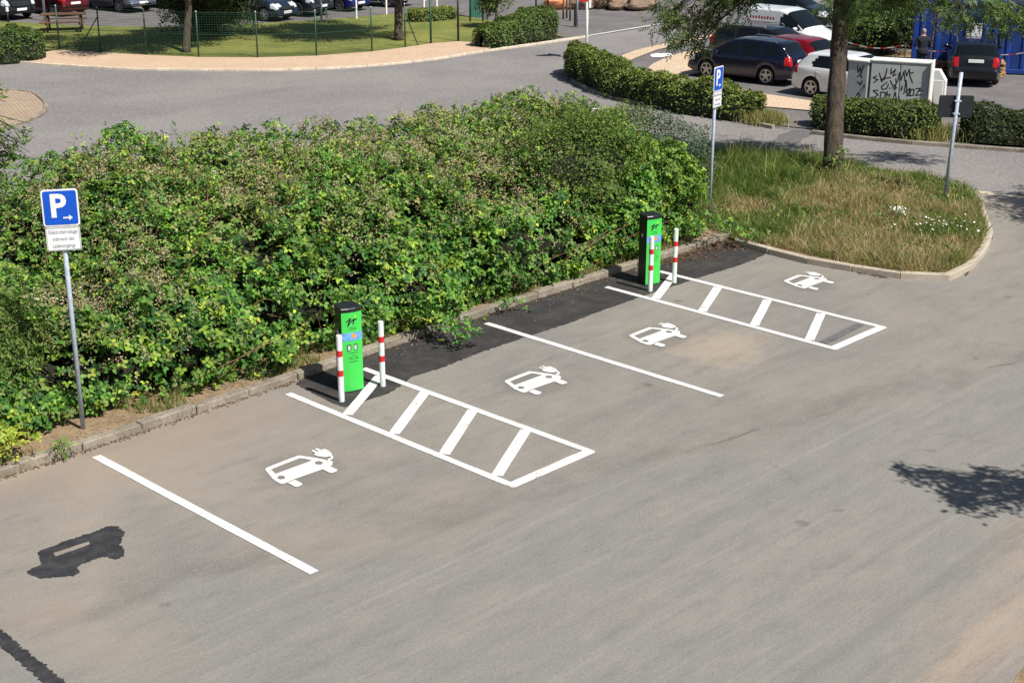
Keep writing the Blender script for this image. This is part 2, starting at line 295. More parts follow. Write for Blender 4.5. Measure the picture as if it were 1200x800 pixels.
# ------------------------------------------------------------------ mesh helpers
def tag(o, label=None, cat=None, group=None, kind=None):
    if label: o['label'] = label
    if cat: o['category'] = cat
    if group: o['group'] = group
    if kind: o['kind'] = kind
    return o
def empty(name, loc=(0, 0, 0), rz=0.0, parent=None):
    o = bpy.data.objects.new(name, None); col.objects.link(o); o.location = loc; o.rotation_euler = (0, 0, rz); o.empty_display_size = 0.2
    if parent: o.parent = parent
    return o
def link(name, me, mat, parent=None, smooth=False):
    for m in (mat if isinstance(mat, (list, tuple)) else [mat]): me.materials.append(MAT[m])
    if smooth:
        me.polygons.foreach_set('use_smooth', np.ones(len(me.polygons), bool))
    o = bpy.data.objects.new(name, me); col.objects.link(o)
    if parent: o.parent = parent
    return o
class MB:
    def __init__(s): s.v = []; s.f = []; s.mi = []
    def add(s, vs, fs, m=0):
        k = len(s.v); s.v += [tuple(p) for p in vs]; s.f += [tuple(i+k for i in f) for f in fs]; s.mi += [m]*len(fs); return s
    def box(s, c, size, rz=0.0, bevel=0.0, m=0, rot=None):
        hx, hy, hz = size[0]/2, size[1]/2, size[2]/2
        M = rot if rot is not None else Matrix.Rotation(rz, 3, 'Z'); c = Vector(c)
        if bevel <= 0:
            vs = [c+M@Vector((x*hx, y*hy, z*hz)) for z in (-1, 1) for x, y in ((-1, -1), (1, -1), (1, 1), (-1, 1))]
            return s.add(vs, [(3, 2, 1, 0), (4, 5, 6, 7), (0, 1, 5, 4), (1, 2, 6, 5), (2, 3, 7, 6), (3, 0, 4, 7)], m)
        b = bevel; vs = []
        ring = [(-hx+b, -hy), (hx-b, -hy), (hx, -hy+b), (hx, hy-b), (hx-b, hy), (-hx+b, hy), (-hx, hy-b), (-hx, -hy+b)]
        rin = [(x*(hx-b)/hx, y*(hy-b)/hy) for x, y in ring]
        for z, rr in ((-hz, rin), (-hz+b, ring), (hz-b, ring), (hz, rin)):
            vs += [c+M@Vector((x, y, z)) for x, y in rr]
        fs = [tuple(range(7, -1, -1)), tuple(range(24, 32))]
        for k in range(3):
            for i in range(8): j = (i+1) % 8; fs.append((k*8+i, k*8+j, k*8+8+j, k*8+8+i))
        return s.add(vs, fs, m)
    def tube(s, pts, rad, n=8, m=0, caps=True):
        pts = [Vector(p) for p in pts]; rad = rad if isinstance(rad, (list, tuple)) else [rad]*len(pts)
        vs = []; up = None
        for i, p in enumerate(pts):
            d = (pts[min(i+1, len(pts)-1)]-pts[max(i-1, 0)]).normalized()
            if up is None: up = d.orthogonal().normalized()
            a = (up-d*up.dot(d)).normalized(); up = a; b = d.cross(a)
            vs += [p+(a*math.cos(2*math.pi*k/n)+b*math.sin(2*math.pi*k/n))*rad[i] for k in range(n)]
        fs = []
        for i in range(len(pts)-1):
            for k in range(n): j = (k+1) % n; fs.append((i*n+k, i*n+j, i*n+n+j, i*n+n+k))
        if caps: fs += [tuple(range(n-1, -1, -1)), tuple(range((len(pts)-1)*n, len(pts)*n))]
        return s.add(vs, fs, m)
    def prism(s, poly, z0, z1, m=0, top=True, bottom=True):
        n = len(poly); vs = [(x, y, z0) for x, y in poly]+[(x, y, z1) for x, y in poly]
        fs = [(i, (i+1) % n, (i+1) % n+n, i+n) for i in range(n)]
        if top: fs.append(tuple(range(n, 2*n)))
        if bottom: fs.append(tuple(range(n-1, -1, -1)))
        return s.add(vs, fs, m)
    def lathe(s, prof, n=16, axis='z', c=(0, 0, 0), m=0):
        vs = []; c = Vector(c)
        for r, h in prof:
            for k in range(n):
                a = 2*math.pi*k/n; p = (r*math.cos(a), r*math.sin(a), h)
                if axis == 'y': p = (p[0], h, p[1])
                vs.append(c+Vector(p))
        fs = []
        for i in range(len(prof)-1):
            for k in range(n): j = (k+1) % n; fs.append((i*n+k, i*n+j, i*n+n+j, i*n+n+k))
        fs += [tuple(range(n-1, -1, -1)), tuple(range((len(prof)-1)*n, len(prof)*n))]
        return s.add(vs, fs, m)
    def mesh(s, name):
        me = bpy.data.meshes.new(name); me.from_pydata(s.v, [], s.f)
        if any(s.mi): me.polygons.foreach_set('material_index', s.mi)
        me.update(); return me
    def build(s, name, mat, parent=None, smooth=False): return link(name, s.mesh(name), mat, parent, smooth)
def flat(name, polys, z, mat, parent=None, kind=None, to=None):
    "flat sheet from one or more outlines (inner outlines become holes)"
    cu = bpy.data.curves.new(name, 'CURVE'); cu.dimensions = '2D'; cu.fill_mode = 'BOTH'
    for poly in polys:
        sp = cu.splines.new('POLY'); sp.points.add(len(poly)-1)
        for i, p in enumerate(poly): sp.points[i].co = (p[0], p[1], 0, 1)
        sp.use_cyclic_u = True
    tmp = bpy.data.objects.new('tmp', cu); col.objects.link(tmp)
    dg = bpy.context.evaluated_depsgraph_get(); me = bpy.data.meshes.new_from_object(tmp.evaluated_get(dg))
    bpy.data.objects.remove(tmp); bpy.data.curves.remove(cu)
    if len(me.polygons):
        nz = np.zeros(len(me.polygons)*3); me.polygons.foreach_get('normal', nz)
        if nz[2::3].mean() < 0: me.flip_normals()
    me.name = name; me.materials.clear()
    o = link(name, me, mat, parent); o.location.z = z
    if kind: o['kind'] = kind
    return o
def text_mesh(body, size, align='CENTER', bold=0.0):
    cu = bpy.data.curves.new('txt', 'FONT'); cu.body = body; cu.size = size; cu.align_x = align; cu.align_y = 'CENTER'; cu.offset = bold
    cu.resolution_u = 3
    tmp = bpy.data.objects.new('tmp', cu); col.objects.link(tmp)
    dg = bpy.context.evaluated_depsgraph_get(); me = bpy.data.meshes.new_from_object(tmp.evaluated_get(dg))
    bpy.data.objects.remove(tmp); bpy.data.curves.remove(cu); me.materials.clear(); return me
def ragged(poly, step=0.12, amp=0.03, seed=0):
    rr = random.Random(seed); out = []
    n = len(poly)
    for i in range(n):
        a = Vector(poly[i]); b = Vector(poly[(i+1) % n]); L = (b-a).length; k = max(1, int(L/step))
        nr = Vector((-(b-a).y, (b-a).x)).normalized()
        for j in range(k):
            p = a.lerp(b, j/k)+nr*(rr.gauss(0, amp) if j else 0); out.append((p.x, p.y))
    return out
def smooth_path(pts, step=0.5):
    P = [Vector(p) for p in pts]; out = []
    for i in range(len(P)-1):
        p0 = P[max(i-1, 0)]; p1 = P[i]; p2 = P[i+1]; p3 = P[min(i+2, len(P)-1)]
        k = max(1, int((p2-p1).length/step))
        for j in range(k):
            u = j/k
            out.append(0.5*((2*p1)+(p2-p0)*u+(2*p0-5*p1+4*p2-p3)*u*u+(3*p1-p0-3*p2+p3)*u**3))
    out.append(P[-1]); return out
def resample(pts, L):
    P = [Vector(p) for p in pts]; out = [P[0]]; acc = 0.0
    for i in range(len(P)-1):
        a, b = P[i], P[i+1]; d = (b-a).length
        while d > 0 and acc+d >= L:
            t_ = (L-acc)/d; a = a.lerp(b, t_); out.append(a.copy()); d = (b-a).length; acc = 0.0
        acc += d
    if (P[-1]-out[-1]).length > L*0.3: out.append(P[-1])
    return out
def kerb(name, path, L, width, h, mat, side=1, step=0.3, jitter=0.006, z0=-0.08):
    "row of separate kerb stones; the path is the foot on the road side, the stones lie on the left of it (side=1)"
    root = empty(name); root['kind'] = 'structure'
    pts = resample(smooth_path(path, step), L)
    for i in range(len(pts)-1):
        a, b = Vector(pts[i]), Vector(pts[i+1]); d = (b-a).normalized(); nr = Vector((-d.y, d.x))*side
        ln = (b-a).length-0.012; c = (a+b)/2+nr*(width/2+random.uniform(-jitter, jitter))
        hh = h+random.uniform(-jitter, jitter)
        m = MB(); m.box((0, 0, 0), (ln, width, hh-z0), 0, 0.014)
        o = m.build('kerb_stone', mat, root); o.location = (c.x, c.y, (hh+z0)/2); o.rotation_euler = (random.uniform(-.006, .006), random.uniform(-.004, .004), math.atan2(d.y, d.x)+random.uniform(-.006, .006))
    return root

# ------------------------------------------------------------------ foliage helpers
def vnoise(P, scale, seed=0):
    q = np.asarray(P)*scale+seed*17.31; i = np.floor(q).astype(np.int64); f = q-i; f = f*f*(3-2*f)
    def h(a, b, c_):
        n = (a*374761393+b*668265263+c_*2147483647+seed*1274126177) & 0x7fffffff
        n = ((n ^ (n >> 13))*1274126177) & 0x7fffffff
        return ((n ^ (n >> 16)) & 0xffff)/65535.0
    r = 0
    for dx in (0, 1):
        for dy in (0, 1):
            for dz in (0, 1):
                wgt = (f[:, 0] if dx else 1-f[:, 0])*(f[:, 1] if dy else 1-f[:, 1])*(f[:, 2] if dz else 1-f[:, 2])
                r = r+wgt*h(i[:, 0]+dx, i[:, 1]+dy, i[:, 2]+dz)
    return r
def unit(v): return v/np.maximum(np.linalg.norm(v, axis=1, keepdims=True), 1e-9)
def mesh_np(name, V, F, C, mat, parent=None, kind=None):
    "V (n,3), F (m,k) with one k, C (n,3) colours"
    me = bpy.data.meshes.new(name); n = len(V); m, k = F.shape
    me.vertices.add(n); me.vertices.foreach_set('co', V.astype(np.float32).ravel())
    me.loops.add(m*k); me.loops.foreach_set('vertex_index', F.astype(np.int32).ravel())
    me.polygons.add(m); me.polygons.foreach_set('loop_start', np.arange(0, m*k, k, dtype=np.int32)); me.polygons.foreach_set('loop_total', np.full(m, k, np.int32))
    ca = me.color_attributes.new('Col', 'FLOAT_COLOR', 'POINT')
    ca.data.foreach_set('color', np.hstack([C, np.ones((n, 1))]).astype(np.float32).ravel())
    me.update(calc_edges=True); me.materials.append(MAT[mat])
    o = bpy.data.objects.new(name, me); col.objects.link(o)
    if parent: o.parent = parent
    if kind: o['kind'] = kind
    return o
def leaves(P, N, L, W, C, A=None, fold=0.18):
    "folded six-point leaves: P base points, N facing, A pointing direction"
    n = len(P); N = unit(N)
    if A is None: A = rng.normal(size=(n, 3))
    A = unit(A-N*(A*N).sum(1, keepdims=True)); B = np.cross(N, A)
    L = L[:, None] if np.ndim(L) else np.full((n, 1), L); W = W[:, None] if np.ndim(W) else np.full((n, 1), W)
    droop = -N*L*0.10
    V = np.stack([P, P+A*L*0.28+B*W*0.46+N*W*fold, P+A*L*0.66+B*W*0.40+N*W*fold+droop*0.4, P+A*L+droop,
                  P+A*L*0.66-B*W*0.40+N*W*fold+droop*0.4, P+A*L*0.28-B*W*0.46+N*W*fold], 1).reshape(-1, 3)
    k = np.arange(n)[:, None]*6
    F = np.concatenate([k+np.array([[0, 3, 2, 1]]), k+np.array([[0, 5, 4, 3]])], 0)
    return V, F, np.repeat(C, 6, 0)
def cat_(parts):
    Vs, Fs, Cs, k = [], [], [], 0
    for V, F, C in parts: Vs.append(V); Fs.append(F+k); Cs.append(C); k += len(V)
    return np.concatenate(Vs), np.concatenate(Fs), np.concatenate(Cs)
def trifoliate(P, N, L, W, C, k=3):
    "compound leaf: k leaflets fanned round one point"
    n = len(P); N = unit(N); A0 = rng.normal(size=(n, 3)); A0[:, 2] -= 0.4; A0 = unit(A0-N*(A0*N).sum(1, keepdims=True)); B0 = np.cross(N, A0); parts = []
    for j in range(k):
        a = (j-(k-1)/2)*(R(78) if k == 3 else R(60)); sz = 1.0 if j == (k-1)/2 else 0.82
        A = A0*math.cos(a)+B0*math.sin(a); NN = N+rng.normal(size=(n, 3))*0.16
        parts.append(leaves(P+A*0.012, NN, L*sz, W*sz, C*rng.uniform(0.9, 1.1, (n, 1)), A))
    return cat_(parts)
def palette(n, cols, wts, var=0.18):
    cols = np.array(cols); idx = rng.choice(len(cols), n, p=np.array(wts)/sum(wts))
    return np.clip(cols[idx]*rng.uniform(1-var, 1+var, (n, 1)), 0, 1)
def panicles(P, size, n_each, C):
    "clusters of small star-like flowers and buds"
    n = len(P); Q = np.repeat(P, n_each, 0)+rng.normal(size=(n*n_each, 3))*np.array([1, 1, 1.25])*size
    N = rng.normal(size=(len(Q), 3)); N[:, 2] += 0.8
    CC = np.clip(np.repeat(C, n_each, 0)*rng.uniform(0.75, 1.2, (len(Q), 1)), 0, 1)
    s = rng.uniform(0.020, 0.040, len(Q))
    return leaves(Q, N, s, s*0.9, CC, fold=0.3)

# =================================================================== SETTING
m = MB(); m.add([(-900, -900, -0.03), (900, -900, -0.03), (900, 900, -0.03), (-900, 900, -0.03)], [(0, 1, 2, 3)])
tag(m.build('ground', 'asphalt_dark'), kind='structure')
# back road
ROAD_NEAR = [(-14, 16.5), (2, 14.2), (6.7, 15.2), (8.1, 16.3), (10.5, 16.4), (15, 13.2), (20, 9), (23.1, 5.8), (24.3, 3.4), (24.4, 0.2), (23.9, -0.9), (26, -3.6), (40, -12)]
road = [(-60, 34), (-20, 38)] + [G2(*p) for p in [(0, 71), (60, 76), (150, 82), (310, 83.5), (400, 80.5), (470, 75), (520, 69), (575, 60), (640, 51), (690, 43), (775, 30), (840, 18)]] + [(95, 43), (100, 36), (46, 22.6), (40, 21.6), (34.6, 20.4), (31.4, 18.8)] + [G2(*p) for p in [(668, 95), (690, 107), (720, 117), (760, 125), (830, 136), (905, 150), (960, 157), (1040, 166), (1199, 178)]] + [(40, -6), (46, -14)] + ROAD_NEAR[::-1] + [(-60, 18)]
flat('road', [road], -0.012, 'asphalt_road', kind='structure')
# near parking bays and lane
flat('parking_area', [[(-40, 0.2), (-8, 0.2), (0, 0.34), (4, 0.45), (8, 0.66), (15.8, 0.72), (16.6, 0.6), (16.6, -3.6), (17.2, -4.0), (18.6, -3.9), (19.4, -3.4), (20.5, -2.8), (22.2, -1.8), (23.6, -0.95), (26, -3.6), (40, -13), (40, -40), (-40, -40)]], 0.0, 'asphalt_worn', kind='structure')
# new black asphalt laid along the kerb over the cable trench
trench = [G2(*p) for p in [(346, 450), (372, 464), (395, 474), (404, 477), (430, 469), (452, 462), (473, 450), (484, 441), (517, 431), (560, 414), (610, 397), (663, 380), (708, 363), (753, 347), (800, 332), (833, 321), (863, 312), (880, 306), (898, 297)]] + [(16.5, 0.2), (16.4, 0.69), (12.8, 0.66), (8, 0.64), (4.2, 0.44)]
flat('asphalt_repair_strip', [ragged(trench, 0.06, 0.012, 3)], 0.004, 'asphalt_new', kind='structure')
# resurfaced stripe across the back road, flush strip of pavers at the junction
flat('road_patch', [ragged([G2(*p) for p in [(888, 181), (912, 158), (930, 152), (958, 154), (930, 170), (912, 186)]], 0.5, 0.03, 5)], -0.006, 'tar_light', kind='structure')
flat('crossing_strip', [[G2(*p) for p in [(1108, 222), (1132, 223), (1210, 233), (1300, 246), (1300, 262), (1210, 246), (1140, 236)]]], 0.006, 'paver_grey', kind='structure')
flat('flush_kerb', [[G2(*p) for p in [(1100, 219), (1132, 222), (1210, 232), (1300, 245), (1300, 248), (1210, 235), (1132, 225), (1102, 222)]]], 0.011, 'kerb_far', kind='structure')
ISL = [G2(858.6, 286.6), G2(900, 298), G2(941, 308.6), G2(1042, 325.4), G2(1085, 329.3), G2(1105, 330.3), G2(1120, 328.8), G2(1132, 322), G2(1142, 313), G2(1157, 295), G2(1163, 278), G2(1160, 267), (21.7, -2.55), (22.9, -1.85), (23.9, -0.95), (24.35, 0.1)]
_ip = smooth_path(ISL, 0.3); ISLIN = []
for _i, _p in enumerate(_ip):
    _d = (_ip[min(_i+1, len(_ip)-1)]-_ip[max(_i-1, 0)]).normalized(); ISLIN.append((_p.x-_d.y*0.12, _p.y+_d.x*0.12))
# planted strip behind the kerb: raised soil body
strip = [(-40, 0.25), (-8, 0.33), (0, 0.45), (4, 0.57), (8, 0.77), (16.35, 0.83)] + ISLIN + [(24.1, 3.3), (22.9, 5.7), (19.8, 8.8), (14.8, 13), (10.4, 16.2), (8.2, 16.1), (6.8, 15.0), (2, 14), (-14, 16.3), (-40, 18)]
mb = MB(); mb.prism(strip, -0.02, 0.085); o = mb.build('planting_strip', 'soil'); o['kind'] = 'structure'
# paved tip of the roundabout on the far left, its kerb
isl = smooth_path([(0, 28), (8, 31.2), (12.5, 31.2)] + [G2(*p) for p in [(20, 107), (45, 112), (57, 126), (47, 138), (20, 148), (0, 153)]] + [(6, 22.5), (-2, 21.5)], 0.6)
flat('roundabout_paving', [[(p.x, p.y) for p in isl] + [(-30, 21), (-30, 28)]], 0.05, 'paver_island', kind='structure')
kerb('roundabout_kerb', [(p.x, p.y) for p in isl], 0.8, 0.14, 0.09, 'concrete_kerb', side=-1)
# far pavement, its kerb and the lawn behind the fence
FARK = [G2(*p) for p in [(20, 74), (62, 77), (150, 82), (230, 83), (310, 83.5), (400, 80.5), (470, 75), (520, 69), (550, 63.5), (575, 60), (640, 51), (690, 43.5)]]
FENCE = [G2(*p) for p in [(70, 60), (118, 63), (172, 66), (233, 68.5), (302, 69), (371, 67), (436, 62), (475, 57), (505, 52.5), (537, 50)]]
kerb('far_kerb', FARK, 1.0, 0.14, 0.07, 'kerb_far', side=1)
flat('far_pavement', [[(p[0]+0.02, p[1]+0.12) for p in FARK[1:10]] + [G2(575, 52)] + [(p[0], p[1]) for p in FENCE[::-1]] + [(18.0, 37)]], 0.055, 'paver_beige', kind='structure')
lawn = [(FENCE[0][0]-1.4, FENCE[0][1]+1.0)] + [(p[0], p[1]) for p in FENCE] + [G2(575, 52), G2(625, 46), (38.4, 25.7), (39.2, 29.0), (40.5, 35), (38.5, 36.9), (35, 37.5), (32, 38.3), (28, 40.3), (25.5, 43.2), (23.6, 47.5), (14, 52), (10, 44)]
flat('lawn', [lawn], 0.064, 'lawn', kind='structure')
flat('far_car_park', [[(8, 46), (23.6, 47.4), (25.4, 43.1), (28, 40.2), (32, 38.2), (35, 37.4), (38.4, 36.8), (40.3, 34.9), (52, 40), (80, 70), (20, 90)]], -0.008, 'asphalt_dark', kind='structure')
# right: pavement, cycle path and car park beyond the clipped hedges
flat('pavement_strip', [[G2(*p) for p in [(660, 92), (700, 74), (716, 69), (745, 59), (790, 48), (842, 39), (842, 41), (800, 51), (770, 58.5), (745, 68), (730, 75), (700, 90)]]], 0.004, 'paver_cream', kind='structure')
flat('pavement', [[G2(*p) for p in [(745, 92), (757, 82), (765, 75), (780, 68), (800, 61.5), (842, 54), (870, 50), (845, 80), (796, 91), (845, 100), (885, 108.5), (955, 119), (1010, 127), (1008, 136), (955, 130), (890, 124.5), (830, 114)]]], 0.008, 'paver_cream', kind='structure')
flat('car_park_edge', [[G2(*p) for p in [(890, 126), (955, 131.5), (1010, 138), (1000, 156), (960, 152), (915, 147)]]], 0.002, 'asphalt_dark', kind='structure')
flat('bare_sand', [[G2(*p) for p in [(985, 62), (1070, 60), (1078, 74), (1078, 84), (1000, 82)]]], -0.002, 'soil', kind='structure')
flat('bare_bank', [ragged([G2(1186, 803), G2(1203, 778), (9, -13.2), (22, -18), (22, -34), (-2, -34), (2.5, -14.2)], 0.2, 0.03, 6)], 0.008, 'soil', kind='structure')
# kerbs of the bays
FRONT = [(-9, 0.19), (-4, 0.24), (0, 0.31), (4, 0.42), (8, 0.63), (12.5, 0.67), (16.35, 0.69)]
kerb('kerb', FRONT, 1.0, 0.17, 0.12, 'concrete_kerb', side=1, jitter=0.012)
kerb('island_kerb', ISL, 1.0, 0.15, 0.13, 'concrete_smooth', side=1, step=0.15)
kerb('median_kerb', [G2(*p) for p in [(668, 95), (690, 107), (720, 117), (760, 125), (830, 136), (905, 151)]], 1.0, 0.14, 0.10, 'concrete_kerb', side=1)
kerb('hedge_kerb', [G2(*p) for p in [(950, 157), (1040, 167), (1120, 173), (1215, 180)]], 1.0, 0.14, 0.10, 'concrete_kerb', side=1)

# =================================================================== ROAD MARKINGS
def marking(name, polys, label, z=0.008, mat='road_paint', group=None):
    cx = sum(p[0] for p in polys[0])/len(polys[0]); cy = sum(p[1] for p in polys[0])/len(polys[0])
    o = flat(name, [[(x-cx, y-cy) for x, y in q] for q in polys], z, mat)
    o.location.x, o.location.y = cx, cy
    return tag(o, label, 'road marking', group)
def strip_poly(a, b, w, seed=0):
    a, b = Vector(a), Vector(b); d = (b-a).normalized(); n = Vector((-d.y, d.x))*w/2
    return ragged([tuple(a+n), tuple(b+n), tuple(b-n), tuple(a-n)], 0.35, 0.0025, seed)
marking('bay_line', [strip_poly((0.02, 0.0), (0.0, -5.02), 0.135, 1)], 'white bay line on the asphalt between the tar-covered symbol and a charging bay')
marking('bay_line', [strip_poly((8.22, 0.30), (8.25, -5.0), 0.125, 2)], 'single white bay line between the two hatched boxes')
def hatch(x0, x1, ys, ye, ys2, diags, label, seed, wd):
    z = 0.008; root = empty('hatched_marking', ((x0+x1)/2, (ys+ye)/2, 0)); tag(root, label, 'road marking', 'hatched boxes in front of the chargers')
    def part(nm, poly, z):
        o = flat(nm, [[(x-root.location.x, y-root.location.y) for x, y in poly]], z, 'road_paint', root); return o
    part('side_line', strip_poly((x0, ys), (x0+0.0, ye-0.06), 0.125, seed), z); part('side_line', strip_poly((x1, ys2), (x1+0.03, ye-0.03), 0.125, seed+1), z)
    part('end_line', strip_poly((x0-0.04, ye), (x1+0.06, ye+0.01), 0.17, seed+2), z+0.004)
    for i, (a, b) in enumerate(diags): part('diagonal_stripe', strip_poly(a, b, wd, seed+5+i), z+0.004)
hatch(3.49, 5.09, 0.03, -4.97, 0.06, [((5.04, -0.42), (3.56, -1.36)), ((5.05, -1.5), (3.56, -2.44)), ((5.05, -2.6), (3.56, -3.53)), ((5.05, -3.74), (3.56, -4.6))], 'white hatched box marking in front of the charger beside the tar-covered symbol bays', 20, 0.17)
hatch(11.47, 13.06, 0.22, -5.0, 0.15, [((13.0, -0.25), (11.53, -0.98)), ((12.98, -1.38), (11.53, -2.1)), ((12.98, -2.56), (11.53, -3.28)), ((12.98, -3.76), (11.53, -4.46))], 'white hatched box marking beside the grass island, with a grey blacked-out stripe inside', 40, 0.17)
marking('blacked_out_stripe', [ragged(strip_poly((11.6, -4.70), (12.95, -4.62), 0.17, 9), 0.1, 0.006, 4)], 'dark grey painted-over stripe inside the hatched box by the grass island', mat='tar_light')
# electric car pictogram, outline taken from the best-lit one and expressed in metres
def zp(pts): return [G2(290+x/8.0, 500+y/8.0) for x, y in pts]
SYM0 = G2(353, 551)
def rel(poly): return [(x-SYM0[0], y-SYM0[1]) for x, y in poly]
def ell(cx, cy, rx, ry, n=14): return [(cx+rx*math.cos(2*math.pi*i/n), cy+ry*math.sin(2*math.pi*i/n)) for i in range(n)]
body = zp([(168, 397), (180, 386), (340, 322), (470, 274), (488, 271), (560, 282), (690, 302), (745, 318), (785, 335), (797, 348), (792, 364), (760, 380), (600, 436), (420, 500), (352, 534), (318, 538), (296, 528), (240, 496), (224, 474), (170, 408)])
win = zp([(222, 402), (356, 348), (492, 297), (545, 303), (606, 318), (430, 383), (262, 444)])
SYM = dict(body=[rel(body), rel(win), rel(zp(ell(316, 478, 37, 17))), rel(zp(ell(668, 342, 38, 17)))],
           wheel_l=[rel(zp([(378, 530), (440, 502), (455, 506), (508, 532), (516, 542), (505, 553), (470, 568), (445, 567)]))],
           wheel_r=[rel(zp([(704, 402), (768, 377), (785, 380), (838, 404), (845, 412), (835, 422), (798, 437), (775, 437)]))],
           plug=[rel(zp([(626, 262), (640, 250), (603, 232), (606, 223), (618, 221), (655, 238), (668, 232), (636, 216), (640, 208), (652, 206), (690, 222), (712, 214), (735, 216), (768, 234), (790, 254), (790, 270), (806, 287), (800, 305), (776, 316), (776, 322), (795, 326), (800, 340), (788, 350), (780, 340), (756, 328), (752, 312), (766, 302), (786, 294), (785, 288), (770, 280), (735, 290), (705, 288), (660, 280), (634, 272)]))])
SYML = ['white electric car pictogram in the bay next to the tar-covered symbol', 'white electric car pictogram between the first hatched box and the single bay line',
        'white electric car pictogram beside the sandy patch next to the single bay line', 'white electric car pictogram in the bay along the grass island kerb']
for i, (dx_, dy_, sx) in enumerate([(0, 0, 1), (4.857, 0.047, 1), (8.056, 0.080, 1), (12.78, 0.045, 0.92)]):
    root = empty('charging_symbol', (SYM0[0]+dx_, SYM0[1]+dy_, 0.008)); tag(root, SYML[i], 'road marking', 'electric car pictograms painted in the bays')
    for nm, k in (('car_outline', 'body'), ('wheel_mark', 'wheel_l'), ('wheel_mark', 'wheel_r'), ('plug_mark', 'plug')):
        o = flat(nm, SYM[k], 0.0 if k == 'body' else 0.004, 'road_paint', root); o.scale = (sx, 1, 1)
    ring = flat('dark_ground', [[(math.cos(a)*0.46*(1+0.12*math.sin(3*a+i))+0.02, math.sin(a)*0.52*(1+0.1*math.cos(4*a+i))) for a in np.linspace(0, 2*math.pi, 40)[:-1]]], -0.0045, 'asphalt_worn', root) if False else None
# old pictogram and line blacked out with tar
tp = lambda pts: [G2(x/4.0, 600+y/4.0) for x, y in pts]
marking('blacked_out_symbol', [ragged(tp([(178, 188), (310, 135), (430, 98), (500, 68), (545, 66), (582, 90), (572, 135), (560, 155), (582, 172), (580, 208), (540, 222), (480, 208), (380, 245), (362, 262), (375, 280), (350, 298), (260, 305), (190, 312), (128, 285), (150, 262), (200, 245), (186, 225)]), 0.025, 0.010, 8), ragged(tp([(250, 190), (330, 165), (418, 136), (425, 150), (345, 180), (262, 208)]), 0.06, 0.004, 9)], 'ragged black tar patch covering an old car pictogram', mat='tar')
marking('blacked_out_line', [ragged([G2(-90, 668), G2(0, 737), G2(76, 799), G2(130, 845), G2(95, 860), G2(54, 802), G2(0, 757), G2(-110, 690)], 0.03, 0.011, 12)], 'black tar stripe covering an old bay line', mat='tar')
marking('edge_line', [strip_poly(G2(640, 50), G2(776, 27.5), 0.16, 3)], 'long white edge line along the side road behind the hedges', z=-0.006)
marking('cycle_symbol', [ragged([G2(*p) for p in [(762, 65), (770, 62.5), (786, 62.5), (789, 65), (776, 67), (764, 67)]], 0.3, 0.05, 2)], 'white bicycle marking on the dark cycle path', z=-0.006)

# =================================================================== SIGNS
FACE = R(-98)   # plates face the lane
def plate(name, w, h, th, mat, parent, loc, r=0.04, rz=0.0, rim=None):
    "rounded vertical plate, facing local -y"
    pts = []
    for sx, sz, a0 in ((1, 1, 0), (-1, 1, 90), (-1, -1, 180), (1, -1, 270)):
        for k in range(5): a = R(a0+k*22.5); pts.append((sx*(w/2-r)+r*math.cos(a), sz*(h/2-r)+r*math.sin(a)))
    n = len(pts); vs = [(x, -th/2, z) for x, z in pts]+[(x, th/2, z) for x, z in pts]
    mb = MB(); mb.add(vs, [tuple(range(n)), tuple(range(2*n-1, n-1, -1))]+[(i, i+n, (i+1) % n+n, (i+1) % n) for i in range(n)])
    o = mb.build(name, mat, parent); o.location = loc; return o
def lettering(name, body, size, parent, loc, mat, bold=0.0, sx=1.0):
    o = link(name, text_mesh(body, size, bold=bold), mat, parent); o.rotation_euler = (R(90), 0, 0); o.location = loc; o.scale = (sx, 1, 1); return o
